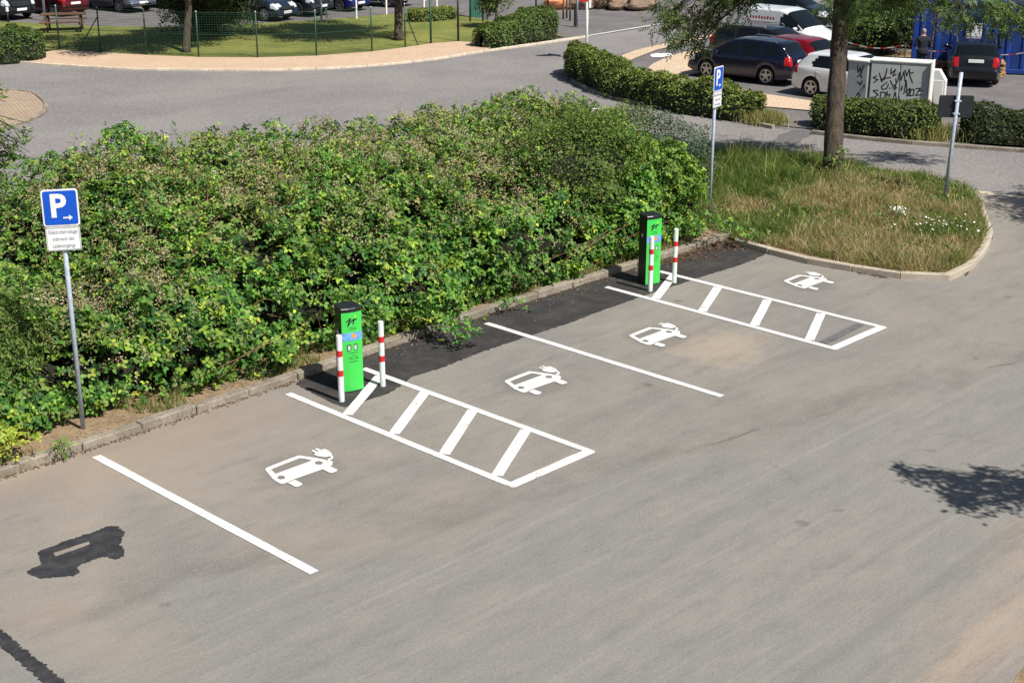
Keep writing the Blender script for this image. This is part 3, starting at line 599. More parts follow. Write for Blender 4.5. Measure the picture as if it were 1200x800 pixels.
def parking_sign(base, rz, H, tilt, label, S_=1.0, arrow=1, wz=1.0):
    root = empty('parking_sign', (base[0], base[1], 0.0), rz); root.rotation_euler = (0, tilt, rz); tag(root, label, 'sign', 'parking signs on poles')
    MB().tube([(0, 0, -0.1), (0, 0, H-0.02)], 0.035, 14).build('pole', 'galvanised', root, True)
    MB().tube([(0, 0, H-0.021), (0, 0, H+0.0)], [0.041, 0.036], 14).build('pole_cap', 'car_trim', root, True)
    pw = 0.50*wz; ph = 0.53
    zc = H-0.02-ph/2; yp = -0.055
    p = plate('sign_plate', pw, ph, 0.012, 'sign_white', root, (0, yp, zc))
    plate('blue_field', pw-0.045, ph-0.045, 0.004, 'sign_blue', p, (0, -0.009, 0), 0.03)
    o = lettering('letter', 'P', 0.46, p, (-0.035*wz, -0.0135, 0.015), 'sign_white', 0.014, 0.96*wz)
    ar = MB(); z0 = -0.145; x0 = 0.085*wz
    ar.add([(x0-0.06, 0, z0-0.011), (x0+0.02, 0, z0-0.011), (x0+0.02, 0, z0+0.011), (x0-0.06, 0, z0+0.011), (x0+0.02, 0, z0-0.042), (x0+0.07, 0, z0), (x0+0.02, 0, z0+0.042)], [(0, 1, 2, 3), (4, 5, 6)])
    o = ar.build('arrow', 'sign_white', p); o.location.y = -0.0135; o.scale.x = arrow
    if arrow < 0: o.location.x = 2*x0-0.0; o.location.x = 2*x0
    q = plate('supplementary_plate', pw-0.03, 0.345, 0.012, 'sign_white', root, (0, yp, zc-ph/2-0.185), 0.03)
    m = MB(); a, b = pw/2-0.027, 0.345/2-0.013
    for (c, s) in (((0, 0, b), (2*a, 0.003, 0.005)), ((0, 0, -b), (2*a, 0.003, 0.005)), ((a, 0, 0), (0.005, 0.003, 2*b)), ((-a, 0, 0), (0.005, 0.003, 2*b))): m.box(c, s)
    o = m.build('border', 'print_grey', q); o.location.y = -0.008
    for k, s in enumerate(('Elektrofahrzeuge', 'während des', 'Ladevorgangs')):
        lettering('lettering', s, 0.078, q, (0, -0.0085, 0.098-k*0.1), 'print_grey', 0.0, 0.74*wz)
    for z in (zc+0.12, zc-0.12, zc-ph/2-0.2):
        MB().box((0, -0.022, z), (0.10, 0.05, 0.03), 0, 0.004).build('clamp', 'galvanised', root)
    return root
parking_sign((0.33, 0.86), R(-32), 3.76, R(-0.1), 'blue parking sign with right arrow on a leaning pole before the bramble hedge', arrow=1)
parking_sign((16.51, 1.52), R(12), 3.66, R(0.6), 'blue parking sign on a pole at the corner of the grass island', arrow=-1, wz=0.92)
sr = empty('traffic_sign', (22.29, -1.15, 0.0), R(-5)); sr.rotation_euler = (0, R(2.0), R(-38)); tag(sr, 'bare galvanised pole in the grass island carrying a shade-coloured sign seen from behind', 'sign')
MB().tube([(0, 0, -0.1), (0, 0, 3.17)], 0.045, 14).build('pole', 'galvanised', sr, True)
plate('sign_plate', 0.86, 0.52, 0.02, 'sign_back', sr, (0.0, 0.065, 2.36), 0.05)
for z in (2.2, 2.5): MB().box((0, 0.02, z), (0.16, 0.13, 0.035), 0, 0.004).build('clamp', 'galvanised', sr)
plate('sign_face', 0.83, 0.49, 0.003, 'sign_white', sr, (0.0, 0.078, 2.36), 0.05)
st = empty('stop_sign', (33.95, 20.65, 0.0), R(30)); tag(st, 'red and white road sign on a white post behind the clipped hedge', 'sign')
MB().tube([(0, 0, -0.1), (0, 0, 2.9)], 0.055, 12).build('post', 'sign_white', st, True)
oc = [(0.38*math.cos(R(22.5+45*k)), 0.38*math.sin(R(22.5+45*k))) for k in range(8)]
mo = MB(); mo.add([(x, -0.01, z) for x, z in oc]+[(x, 0.01, z) for x, z in oc], [tuple(range(8)), tuple(range(15, 7, -1))]+[(i, i+8, (i+1) % 8+8, (i+1) % 8) for i in range(8)])
o = mo.build('octagon_plate', 'stop_red', st); o.location = (-0.16, 0.10, 2.60); o.rotation_euler.z = R(-60)
o = plate('small_plate', 0.42, 0.62, 0.012, 'sign_white', st, (0.14, -0.085, 2.28), 0.03)
plate('top_plate', 0.42, 0.25, 0.012, 'sign_white', st, (0.14, -0.085, 2.74), 0.03)

# =================================================================== CHARGERS AND BOLLARDS
def charger(loc, label, left_open):
    root = empty('charging_station', loc, R(-15)); tag(root, label, 'charging station', 'green charging pillars')
    H = 1.36
    foot = [(-0.170, -0.168), (-0.06, -0.195), (0.06, -0.195), (0.170, -0.168), (0.20, 0.02), (0.16, 0.17), (-0.10, 0.19), (-0.165, 0.10)]
    b = MB(); b.prism(foot, 0.012, H); b.build('housing', 'station_black', root)
    b = MB(); b.prism([(x*0.9, y*0.9) for x, y in foot], 0.0, 0.014); b.build('plinth', 'car_trim', root)
    # wrap-round green front: three facets standing 4 mm proud
    fr = [(-0.174, -0.1715), (-0.060, -0.1995), (0.060, -0.1995), (0.174, -0.1715), (0.2045, 0.015)]
    inn = [(x*0.96, y*0.95) for x, y in fr]
    b = MB(); n = len(fr); vs = [(x, y, 0.018) for x, y in fr]+[(x, y, H-0.03) for x, y in fr]+[(x, y, 0.018) for x, y in inn]+[(x, y, H-0.03) for x, y in inn]
    fs = [(i, i+1, i+1+n, i+n) for i in range(n-1)]+[(i+n, i+1+n, i+1+3*n, i+3*n) for i in range(n-1)]+[(i+2*n, i+1+2*n, i+1, i) for i in range(n-1)]+[(0, n, 3*n, 2*n), (n-1, 3*n-1, 4*n-1, 2*n-1)]
    b.add(vs, fs); front = b.build('front_panel', 'station_green', root)
    cap = MB(); big_ = [(x*1.035, y*1.035) for x, y in foot]; n = len(foot)
    cap.add([(x, y, H) for x, y in big_]+[(x, y, H+0.03) for x, y in big_]+[(x*1.0, y*1.0, H+0.04) for x, y in foot], [tuple(range(n-1, -1, -1)), tuple(range(2*n, 3*n))]+[(i, (i+1) % n, (i+1) % n+n, i+n) for i in range(n)]+[(i+n, (i+1) % n+n, (i+1) % n+2*n, i+2*n) for i in range(n)])
    cap.build('top_cap', 'station_black', root)
    y = -0.2035
    # emblem: leaning lightning-like figure with a dot
    b = MB(); e = lambda pts: b.add([(px*1.25-0.02, 0, pz*1.25+1.18) for px, pz in pts], [tuple(range(len(pts)))])
    e([(-0.075, 0.005), (-0.02, 0.048), (-0.012, 0.040), (-0.05, 0.005)]); e([(-0.02, 0.048), (0.006, 0.050), (-0.028, -0.050), (-0.055, -0.052)]); e([(0.006, 0.020), (0.03, 0.034), (0.03, 0.016), (-0.022, -0.03)]); e([(0.03, 0.034), (0.05, 0.036), (0.036, -0.036), (0.018, -0.04)]); e([(0.045, 0.03), (0.082, 0.036), (0.078, 0.018), (0.04, 0.012)])
    o = b.build('emblem', 'print_black', front); o.location.y = y
    b = MB(); b.add([(0.055+0.014*math.cos(k*0.63), 0, 1.262+0.014*math.sin(k*0.63)) for k in range(10)], [tuple(range(10))]); o = b.build('emblem_dot', 'yellow_dot', front); o.location.y = y+0.001
    for k, wd in enumerate((0.105, 0.125)):
        b = MB(); xx = -wd/2
        while xx < wd/2: g = random.uniform(0.006, 0.012); b.add([(xx, 0, 1.075-k*0.028), (xx+g, 0, 1.075-k*0.028), (xx+g, 0, 1.086-k*0.028), (xx, 0, 1.086-k*0.028)], [(0, 1, 2, 3)]); xx += g+0.004
        o = b.build('print_line', 'print_black', front); o.location.y = -0.2015
    # sticker wrapping the three facets
    s = [(x*1.012, yy*1.012) for x, yy in fr[:4]]; b = MB()
    b.add([(x, yy, 0.865) for x, yy in s]+[(x, yy, 1.0) for x, yy in s], [(i, i+1, i+5, i+4) for i in range(3)]); b.build('sticker', 'sticker_blue', front)
    b = MB(); b.add([(0.02+0.035*math.cos(k*0.52), 0, 0.945+0.04*math.sin(k*0.52)) for k in range(12)], [tuple(range(12))]); o = b.build('sticker_motif', 'sticker_orange', front); o.location.y = -0.2045
    for xs in (-0.065, 0.045):
        b = MB(); b.box((xs, -0.202, 0.755), (0.062, 0.012, 0.10), 0, 0.004); so_ = b.build('socket', 'station_black', front)
        b = MB(); b.box((xs-0.006, -0.2075, 0.75), (0.042, 0.006, 0.075), 0, 0.002); b.build('socket_label', 'socket_grey', so_)
    b = MB(); pts = [(-0.07, 0.565), (-0.062, 0.585), (-0.03, 0.59), (-0.01, 0.612), (0.03, 0.618), (0.055, 0.592), (0.075, 0.582), (0.078, 0.56)]
    for a, c in zip(pts, pts[1:]+pts[:1]): b.tube([(a[0], -0.2015, a[1]), (c[0], -0.2015, c[1])], 0.0028, 4)
    b.build('car_print', 'print_black', front)
    for k in range(2):
        b = MB(); xx = -0.07
        while xx < 0.07: g = random.uniform(0.006, 0.012); z = 0.655-k*0.145; b.add([(xx, 0, z), (xx+g, 0, z), (xx+g, 0, z+0.011), (xx, 0, z+0.011)], [(0, 1, 2, 3)]); xx += g+0.004
        o = b.build('print_line', 'print_black', front); o.location.y = -0.2015
    b = MB(); b.box((-0.186, -0.04, 1.0), (0.012, 0.07, 0.06), R(-8), 0.003); b.build('side_label', 'socket_grey', root)
    b = MB(); b.box((-0.184, -0.03, 1.18), (0.012, 0.08, 0.012), R(-8)); b.build('vent', 'car_trim', root)
    return root
charger((4.345, -0.47, 0.004), 'green and black charging pillar at the hatched box beside the tar-covered symbol bays', True)
charger((12.29, -0.16, 0.004), 'green and black charging pillar at the hatched box beside the grass island', True)
def bollard(loc, label, H=1.10):
    root = empty('bollard', loc); root.rotation_euler = (random.uniform(-.008, .008), random.uniform(-.008, .008), 0); tag(root, label, 'bollard', 'red and white guard posts beside the chargers')
    b = MB(); r = 0.046; b.lathe([(r, -0.05), (r, H-0.012), (r*0.93, H-0.003), (r*0.8, H)], 18); b.build('post', 'bollard_white', root, False)
    for z in (0.475, 0.80): b = MB(); b.lathe([(r+0.0015, z-0.05), (r+0.0015, z+0.05)], 18); b.build('red_band', 'bollard_red', root)
for me_ in [bpy.data.meshes]: pass
bollard((3.88, -0.84, 0.004), 'red and white post in front of the charger nearest the tar-covered symbol')
bollard((4.78, -0.79, 0.004), 'red and white post beside the charger nearest the tar-covered symbol, towards the repair strip')
bollard((11.87, -0.57, 0.004), 'red and white post standing in front of the charger at the grass island end')
bollard((12.65, -0.55, 0.004), 'red and white post between the grass island end charger and its corner sign')

# =================================================================== VEGETATION
BR_C = [(0.070, 0.185, 0.030), (0.14, 0.29, 0.042), (0.035, 0.105, 0.026), (0.28, 0.42, 0.055), (0.44, 0.50, 0.06), (0.18, 0.25, 0.07)]
BR_W = [30, 29, 18, 14, 1.6, 14]
def lumps(P, s): return (vnoise(P, 0.6, s)-0.5)*0.75+(vnoise(P, 1.5, s+1)-0.5)*0.72+(vnoise(P, 3.4, s+2)-0.5)*0.46
PROF = np.array([(1.02, 0.02), (0.82, 0.35), (0.86, 0.8), (1.1, 1.3), (1.55, 1.75), (2.3, 2.15), (3.3, 2.5), (4.6, 2.8), (6.0, 3.0), (7.3, 2.95), (8.4, 2.5), (9.1, 1.6), (9.4, 0.6), (9.5, 0.0)])
_seg = np.r_[0, np.cumsum(np.linalg.norm(np.diff(PROF, axis=0), axis=1))]
XS = [-9, -3, -1, 1.2, 2.4, 3.6, 10, 12, 13.5, 14.6, 15.3, 15.7]; HS = [0.46, 0.46, 0.47, 0.52, 0.68, 0.90, 0.80, 0.76, 0.72, 0.60, 0.42, 0.18]; DS = [0.9, 0.9, 0.9, 0.95, 1, 1, 0.95, 0.85, 0.72, 0.58, 0.45, 0.3]
def bramble_surface(x, s):
    y = np.interp(s, _seg, PROF[:, 0]); z = np.interp(s, _seg, PROF[:, 1])
    hs = np.interp(x, XS, HS); ds = np.interp(x, XS, DS)
    y = 1.0+(y-1.0)*np.where(y > 1.0, ds, 1.0)+0.22*np.clip((2.6-x)/1.5, 0, 1)*np.clip((3-z)/2, 0, 1)+0.12*np.clip((6-x)/3, 0, 1)-0.04*np.clip((x-5)/3, 0, 1); z = z*hs+0.06
    k = np.clip((x-8)/6, 0, 1); return np.stack([x+k*0.55*(y-1), y+0.012*x, z], 1)
def bramble_pts(n, smax=None):
    x = rng.uniform(-8.5, 15.7, n*2); s = rng.uniform(0, smax or _seg[-1], n*2)
    x, s = x[:n], s[:n]
    P = bramble_surface(x, s); e = 0.05
    Ts = bramble_surface(x, s+e)-P; Tx = bramble_surface(x+e, s)-P; N = unit(np.cross(Tx, Ts)); 
    N = np.where(((N[:, 1] > 0.2) & (s < 3))[:, None], -N, N); N = np.where((N[:, 2] < -0.3)[:, None] & (s > 1.2)[:, None], -N, N)
    d = lumps(P, 3); return P+N*d[:, None], N, d, s, x
hedge = empty('bramble_hedge', (4, 1.5, 0.08)); tag(hedge, 'huge bramble thicket with pale blossom clusters sprawling behind the kerb of the charging bays', 'hedge')
def local(o, root): o.location = -root.location; return o
smax = float(np.interp(8.2, np.arange(len(PROF)), _seg))
n = 88000
P, N, d, s, x = bramble_pts(n, smax+1.2)
inn_ = rng.exponential(0.14, n)-0.06-0.10*(rng.random(n) < 0.06)
P = P-N*inn_[:, None]; hol = ((vnoise(P, 1.2, 81) > 0.60) | (vnoise(P, 2.6, 82) > 0.68)) & (rng.random(n) < 0.85*np.clip((5.2-s)/1.5, 0.45, 1)); keep = (P[:, 2] > 0.1) & ~hol; P, N, s, x, d, inn_ = P[keep], N[keep], s[keep], x[keep], d[keep], inn_[keep]; n = len(P)
patch = vnoise(P, 0.5, 21); bright = vnoise(P, 1.3, 22)
C = palette(n, BR_C, BR_W); top = np.clip((s-2.0)/2.5, 0, 1)
C = C*(0.72+0.55*bright[:, None]); C = np.clip(C, 0, 1)
yel = (vnoise(P, 1.7, 31) > 0.78) & (rng.random(n) < 0.28); C[yel] = palette(int(yel.sum()), [(0.30, 0.40, 0.04), (0.22, 0.34, 0.04)], [1, 1])
olive = (rng.random(n) < 0.50*top*np.clip((patch-0.3)*3, 0, 1)); C[olive] = palette(int(olive.sum()), [(0.24, 0.28, 0.08), (0.31, 0.31, 0.12)], [2, 1])
NN = N*0.75+rng.normal(size=(n, 3))*0.62+np.array([0, -0.1, 0.5])
L = rng.uniform(0.06, 0.125, n)*(1-0.22*top); 
V, F, CC = trifoliate(P, NN, L, L*0.74, C)
o = mesh_np('leaves', V, F, CC, 'leaf', hedge, 'stuff'); local(o, hedge)
# blossom and seed heads, thickest on the sunlit top
P, N, d, s, x = bramble_pts(20000, smax)
wgt = np.clip((s-0.6)/3.0, 0.06, 1)*np.clip((vnoise(P, 0.8, 41)-0.36)*2.4+(vnoise(P, 2.4, 42)-0.5)*1.6, 0.03, 1)*np.where(x < 12.2, 1, 0.25)
k = rng.random(len(P)) < wgt*0.72; P, N, d = P[k], N[k], d[k]
V, F, CC = panicles(P+N*rng.uniform(0.02, 0.14, (len(P), 1))+np.array([0, 0, 0.03]), 0.045, 14, palette(len(P), [(0.50, 0.42, 0.27), (0.58, 0.50, 0.38), (0.42, 0.35, 0.20), (0.36, 0.34, 0.15)], [4, 1.6, 3, 2.4], 0.15))
o = mesh_np('blossom', V, F, CC, 'blossom', hedge, 'stuff'); local(o, hedge)
# opaque twig-coloured core, darkened to paint the shade between the leaves
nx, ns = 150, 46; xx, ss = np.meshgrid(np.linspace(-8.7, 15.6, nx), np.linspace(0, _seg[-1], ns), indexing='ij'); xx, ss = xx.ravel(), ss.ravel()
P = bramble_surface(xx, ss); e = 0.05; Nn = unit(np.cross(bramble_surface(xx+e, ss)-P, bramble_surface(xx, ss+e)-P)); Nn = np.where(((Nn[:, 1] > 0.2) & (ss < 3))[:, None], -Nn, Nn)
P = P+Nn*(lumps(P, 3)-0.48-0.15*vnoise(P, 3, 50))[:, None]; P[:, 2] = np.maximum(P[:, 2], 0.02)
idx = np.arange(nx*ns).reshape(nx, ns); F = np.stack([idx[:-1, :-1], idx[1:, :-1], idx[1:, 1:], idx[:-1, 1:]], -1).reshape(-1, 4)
o = mesh_np('shaded_core', P, F, np.full((len(P), 3), 0.03), 'thicket', hedge); local(o, hedge)
# upright shoots standing out of the top
sh = MB(); SP, SN = [], []
for i in range(240):
    x0 = random.uniform(-1.5, 15.0); s0 = random.uniform(2.4, smax); p = bramble_surface(np.array([x0]), np.array([s0])); p = p+np.array([[0, 0, float(lumps(p, 3)[0])]]); p = Vector(p[0])
    dv_ = Vector((random.gauss(0, 0.35), random.gauss(-0.1, 0.35), 1)).normalized(); L_ = random.uniform(0.25, 0.75); pts = [p-dv_*0.15]
    for k in range(1, 6): u = k/5; pts.append(p+dv_*L_*u+Vector((dv_.x, dv_.y, 0))*L_*0.8*u*u)
    sh.tube(pts, [0.006]*5+[0.003], 4, caps=False)
    for k in range(random.randint(8, 16)): q = pts[random.randint(1, 5)]; SP.append(q+Vector((random.gauss(0, 0.05), random.gauss(0, 0.05), random.gauss(0, 0.04))))
o = sh.build('shoots', 'cane', hedge); o['kind'] = 'stuff'; local(o, hedge)
SP = np.array(SP); n = len(SP); L = rng.uniform(0.045, 0.085, n); V, F, CC = trifoliate(SP, rng.normal(size=(n, 3))*0.6+np.array([0, -0.2, 0.7]), L, L*0.72, palette(n, BR_C, [18, 30, 10, 22, 5, 16]))
o = mesh_np('shoot_leaves', V, F, CC, 'leaf', hedge, 'stuff'); local(o, hedge)
m = MB()
for i in range(210):
    x0 = random.uniform(-2.5, 15.2); s0 = random.uniform(0.0, 5.5); p = Vector(bramble_surface(np.array([x0]), np.array([s0]))[0])
    a = random.uniform(0, 6.28); L_ = random.uniform(0.5, 1.3); dirv = Vector((math.cos(a), -abs(math.sin(a))*0.7, 0.9)); q = p+Vector((0, 0.12, -0.12)); pts = []
    for k in range(6): u = k/5; pts.append(q+dirv*L_*u*0.55+Vector((0, 0, -0.55*L_*u*u)))
    m.tube(pts, [0.008*(1-0.6*k/5) for k in range(6)], 4, caps=False)
for i in range(18):   # dry bare canes near the chargers
    cx = random.choice([4.9, 5.3, 11.0, 10.2, 2.6]); p = Vector((cx+random.gauss(0, 0.35), 0.95+random.random()*0.2, 0.08)); pts = [p]
    dirv = Vector((random.gauss(0, 0.25), random.uniform(-0.22, 0.05), 0.35))
    for k in range(5): pts.append(pts[-1]+dirv*random.uniform(0.5, 1)+Vector((random.gauss(0, 0.05), random.gauss(0, 0.05), -0.05*k)))
    m.tube(pts, 0.007, 4, caps=False)
o = m.build('canes', 'cane', hedge); o['kind'] = 'stuff'; local(o, hedge)
# runners creeping over the kerb onto the black strip
def runner(p0, dirs, label, nleaf=60, spread=0.16, cols=BR_C, wts=BR_W, size=(0.05, 0.09)):
    root = empty('bramble_runner', p0); tag(root, label, 'plant')
    m = MB(); allP = []
    for dv_ in dirs:
        pts = [Vector((0, 0, 0.02))]; v = Vector(dv_)
        for k in range(6): u = (k+1)/6; pts.append(Vector(dv_)*u+Vector((0, 0, 0.28*math.sin(u*2.6)*0.8+0.02)))
        m.tube(pts, 0.006, 4, caps=False)
        for k in range(nleaf//len(dirs)):
            j = random.randrange(1, 7); allP.append(pts[j]+Vector((random.gauss(0, spread), random.gauss(0, spread), abs(random.gauss(0, spread*0.7)))))
    m.build('stem', 'cane', root)
    P = np.array(allP); P[:, 2] = np.maximum(P[:, 2], 0.03); n = len(P); L = rng.uniform(size[0], size[1], n)
    V, F, C = trifoliate(P, rng.normal(size=(n, 3))*0.5+np.array([0, -0.2, 0.9]), L, L*0.75, palette(n, cols, wts)); mesh_np('leaves', V, F, C, 'leaf', root)
runner((6.95, 0.85, 0.12), [(-0.05, -1.35, -0.08), (0.12, -1.0, 0.0), (-0.2, -0.6, 0.25), (0.05, -0.6, 0.5)], 'bramble shoot hanging over the kerb between a charger and the single bay line', 300, 0.15, size=(0.06, 0.11))
runner((14.9, 0.95, 0.12), [(0.6, -0.7, 0.1), (0.9, -0.35, 0.1), (0.2, -0.75, 0.35), (-0.4, -0.4, 0.4)], 'bramble shoots creeping over the kerb beside the corner parking sign', 170, 0.17)
runner((15.6, 0.1, 0.02), [(0.4, -0.5, 0.0), (0.2, -0.1, 0.0)], 'leafy clippings lying on the black strip beside the grass island kerb', 40, 0.15)
runner((8.9, 0.45, 0.02), [(0.3, -0.12, -0.1), (-0.2, 0.05, -0.1)], 'few green leaves lying on the black strip beside the single bay line', 18, 0.09)
runner((-0.38, 0.22, 0.0), [(0.12, -0.02, -0.05), (-0.12, -0.05, -0.05)], 'small dark green weed growing at the foot of the kerb near the leaning sign', 46, 0.08, size=(0.03, 0.055))
runner((-1.15, 0.6, 0.10), [(0.25, -0.1, 0.05), (-0.35, 0.0, 0.1), (0.0, 0.1, 0.2)], 'yellow-green leafy plant on the soil behind the kerb near the leaning sign', 150, 0.16, [(0.38, 0.42, 0.05), (0.26, 0.36, 0.05), (0.46, 0.42, 0.06)], [3, 2, 1])
# grass tufts and stubble on the bare strip between kerb and hedge
def blades(P, h, C, wid=0.012, lean=0.35):
    n = len(P); a = rng.uniform(0, 2*np.pi, n); B = np.stack([np.cos(a), np.sin(a), np.zeros(n)], 1)*wid*0.5
    ln = rng.normal(size=(n, 3))*lean; ln[:, 2] = 1; ln = unit(ln)*h[:, None]
    bend = rng.normal(size=(n, 3))*h[:, None]*0.22; bend[:, 2] = -np.abs(bend[:, 2])*0.6
    V = np.stack([P-B, P+B, P+ln*0.55+B*0.7, P+ln+bend, P+ln*0.55-B*0.7], 1).reshape(-1, 3); k = np.arange(n)[:, None]*5
    # quad + triangle as two quads sharing the tip keeps one face size
    F = np.concatenate([k+np.array([[0, 1, 2, 4]]), k+np.array([[4, 2, 3, 3]])], 0)
    return V, F, np.repeat(C, 5, 0)
def tri_blades(P, h, C, wid=0.012, lean=0.35):
    n = len(P); a = rng.uniform(0, 2*np.pi, n); B = np.stack([np.cos(a), np.sin(a), np.zeros(n)], 1)*(wid*0.5*rng.uniform(0.7, 1.4, n))[:, None]
    ln = rng.normal(size=(n, 3))*lean; ln[:, 2] = 1; ln = unit(ln)*h[:, None]
    bend = rng.normal(size=(n, 3))*h[:, None]*0.25; bend[:, 2] = -np.abs(bend[:, 2])*0.5
    V = np.stack([P-B, P+B, P+ln*0.6+B*0.6, P+ln+bend, P+ln*0.6-B*0.6], 1).reshape(-1, 3); k = np.arange(n)[:, None]*5
    F = np.concatenate([k+np.array([[0, 1, 2]]), k+np.array([[0, 2, 4]]), k+np.array([[4, 2, 3]])], 0)
    return V, F, np.repeat(C, 5, 0)
n = 9000; x = rng.uniform(-3, 16, n); P = np.stack([x, 0.5+0.025*x+rng.uniform(0.02, 0.6, n), np.full(n, 0.08)], 1); k = vnoise(P, 1.2, 61) > 0.50; P = P[k]; n = len(P)
V, F, C = tri_blades(P, rng.uniform(0.05, 0.26, n), palette(n, [(0.16, 0.22, 0.05), (0.38, 0.31, 0.14), (0.09, 0.15, 0.03)], [2, 2, 2]), 0.012)
tag(mesh_np('verge_grass', V, F, C, 'grass_blade'), 'thin dry grass along the foot of the bramble hedge', 'grass', kind='stuff')

# wild grass on the island
def inside(P, poly):
    x, y = P[:, 0], P[:, 1]; r = np.zeros(len(P), bool); n = len(poly)
    for i in range(n):
        x1, y1 = poly[i]; x2, y2 = poly[(i+1) % n]
        c_ = ((y1 > y) != (y2 > y)) & (x < (x2-x1)*(y-y1)/(y2-y1+1e-12)+x1); r ^= c_
    return r
ISLP = [(x+0.02, y+0.02) for x, y in ISLIN] + [(23.9, 3.2), (22.8, 5.5), (19.6, 8.6), (17.6, 9.8), (17.0, 6), (16.5, 2.0)]
def isl_z(P):
    return 0.085+0.26*np.exp(-(((P[:, 0]-20.6)/2.6)**2+((P[:, 1]-1.5)/3.2)**2))
n = 150000; P = np.stack([rng.uniform(16, 24.2, n), rng.uniform(-4.2, 9.8, n), np.zeros(n)], 1); P = P[inside(P, ISLP)]; P[:, 2] = isl_z(P)-0.02; n = len(P)
cl = vnoise(P, 0.45, 71)*0.4+vnoise(P, 1.3, 72)*0.4+vnoise(P, 3.5, 76)*0.2
green = np.clip((P[:, 1]-0.6)/2.6, 0, 1)*0.75+np.clip((cl-0.48)*4.5, -0.5, 0.8)+np.exp(-((P[:, 0]-21.9)**2+(P[:, 1]-1.8)**2)/1.2)*0.4+np.clip((P[:, 0]-21.8)/1.6, 0, 1)*0.3
isg = rng.random(n) < np.clip(green+0.40, 0.18, 0.97)
C = palette(n, [(0.44, 0.34, 0.19), (0.34, 0.25, 0.13), (0.52, 0.42, 0.26), (0.26, 0.24, 0.10)], [3, 2, 2, 1.5]); C[isg] = palette(int(isg.sum()), [(0.13, 0.20, 0.04), (0.085, 0.15, 0.03), (0.20, 0.25, 0.06)], [3, 2, 2])
h = rng.uniform(0.07, 0.32, n)*(0.30+1.5*vnoise(P, 1.1, 73)**2+0.7*vnoise(P, 3.0, 74)); h = np.where(isg & (P[:, 1] > 2), h*1.7, h)
tall = rng.random(n) < 0.02; h[tall] = h[tall]*1.6+0.12; C[tall] = palette(int(tall.sum()), [(0.48, 0.38, 0.20)], [1])
V, F, C = tri_blades(P, h, C*(0.75+0.5*vnoise(P, 2.2, 75))[:, None], 0.015, 0.65)
tag(mesh_np('wild_grass', V, F, C, 'grass_blade'), 'tall dry wild grass covering the kerbed island round the tree', 'grass', kind='stuff')
gx, gy = np.meshgrid(np.linspace(16.5, 24, 40), np.linspace(-4, 9, 60), indexing='ij'); P = np.stack([gx.ravel(), gy.ravel(), np.zeros(gx.size)], 1); z = isl_z(P)-0.02; P[:, 2] = z
idx = np.arange(2400).reshape(40, 60); F = np.stack([idx[:-1, :-1], idx[1:, :-1], idx[1:, 1:], idx[:-1, 1:]], -1).reshape(-1, 4); cen = P[F].mean(1); F = F[inside(cen, [(a, b) for a, b in ISLP])]
tag(mesh_np('island_soil', P, F, np.full((len(P), 3), 0.1), 'soil'), kind='structure')
# broad-leaved weeds among the island grass
n = 420; P = np.stack([rng.uniform(16.5, 24, n), rng.uniform(-4, 6, n), np.zeros(n)], 1); P = P[inside(P, ISLP)]; P = P[vnoise(P, 1.0, 91) > 0.48]; Q = np.repeat(P, 12, 0); n = len(Q); Q[:, 2] = isl_z(Q)+rng.uniform(0.02, 0.16, n); Q[:, :2] += rng.normal(size=(n, 2))*0.08
LL = rng.uniform(0.05, 0.12, n); V, F, C = leaves(Q, rng.normal(size=(n, 3))*0.5+np.array([0, -0.1, 0.8]), LL, LL*0.5, palette(n, [(0.13, 0.23, 0.05), (0.09, 0.16, 0.035), (0.24, 0.26, 0.08)], [2, 2, 1]))
tag(mesh_np('island_weeds', V, F, C, 'leaf'), 'low broad-leaved weeds scattered in the island grass', 'weeds', kind='stuff')
# daisies
def daisies(px, py, n, sp, label):
    c = G(px, py, 0.3); root = empty('daisy_clump', (c.x, c.y, 0.2)); tag(root, label, 'flowers', 'white daisies in the island grass')
    m = MB(); f = MB(); ys = MB()
    for i in range(n):
        x, y = random.gauss(0, sp), random.gauss(0, sp*0.7); h = random.uniform(0.12, 0.26)
        m.tube([(x*0.9, y*0.9, -0.1), (x, y, h)], 0.003, 4, caps=False)
        tx, ty = random.gauss(0, 0.25), random.gauss(-0.2, 0.25); r = random.uniform(0.017, 0.028)
        f.add([(x+r*math.cos(k*0.5236)*(1 if k % 2 else 0.72), y+r*math.sin(k*0.5236)*(1 if k % 2 else 0.72), h-tx*r*math.cos(k*0.5236)-ty*r*math.sin(k*0.5236)) for k in range(12)], [tuple(range(12))])
        ys.add([(x+r*0.33*math.cos(k*1.047), y+r*0.33*math.sin(k*1.047), h+0.004) for k in range(6)], [tuple(range(6))])
    plain('stem_green', (0.10, 0.18, 0.04, 1), 0.8) if 'stem_green' not in MAT else None
    m.build('stems', 'stem_green', root)['kind'] = 'stuff'; f.build('petals', 'daisy_white', root)['kind'] = 'stuff'; ys.build('centres', 'yellow_dot', root)['kind'] = 'stuff'
daisies(1053, 250, 42, 0.13, 'dense clump of white daisies nearest the tree trunk in the island grass')
daisies(1092, 268, 22, 0.2, 'small clump of white daisies below the bare sign pole')
daisies(1120, 265, 24, 0.28, 'loose white daisies near the rounded island kerb')
daisies(1047, 270, 3, 0.06, 'three stray daisies in the dry island grass')

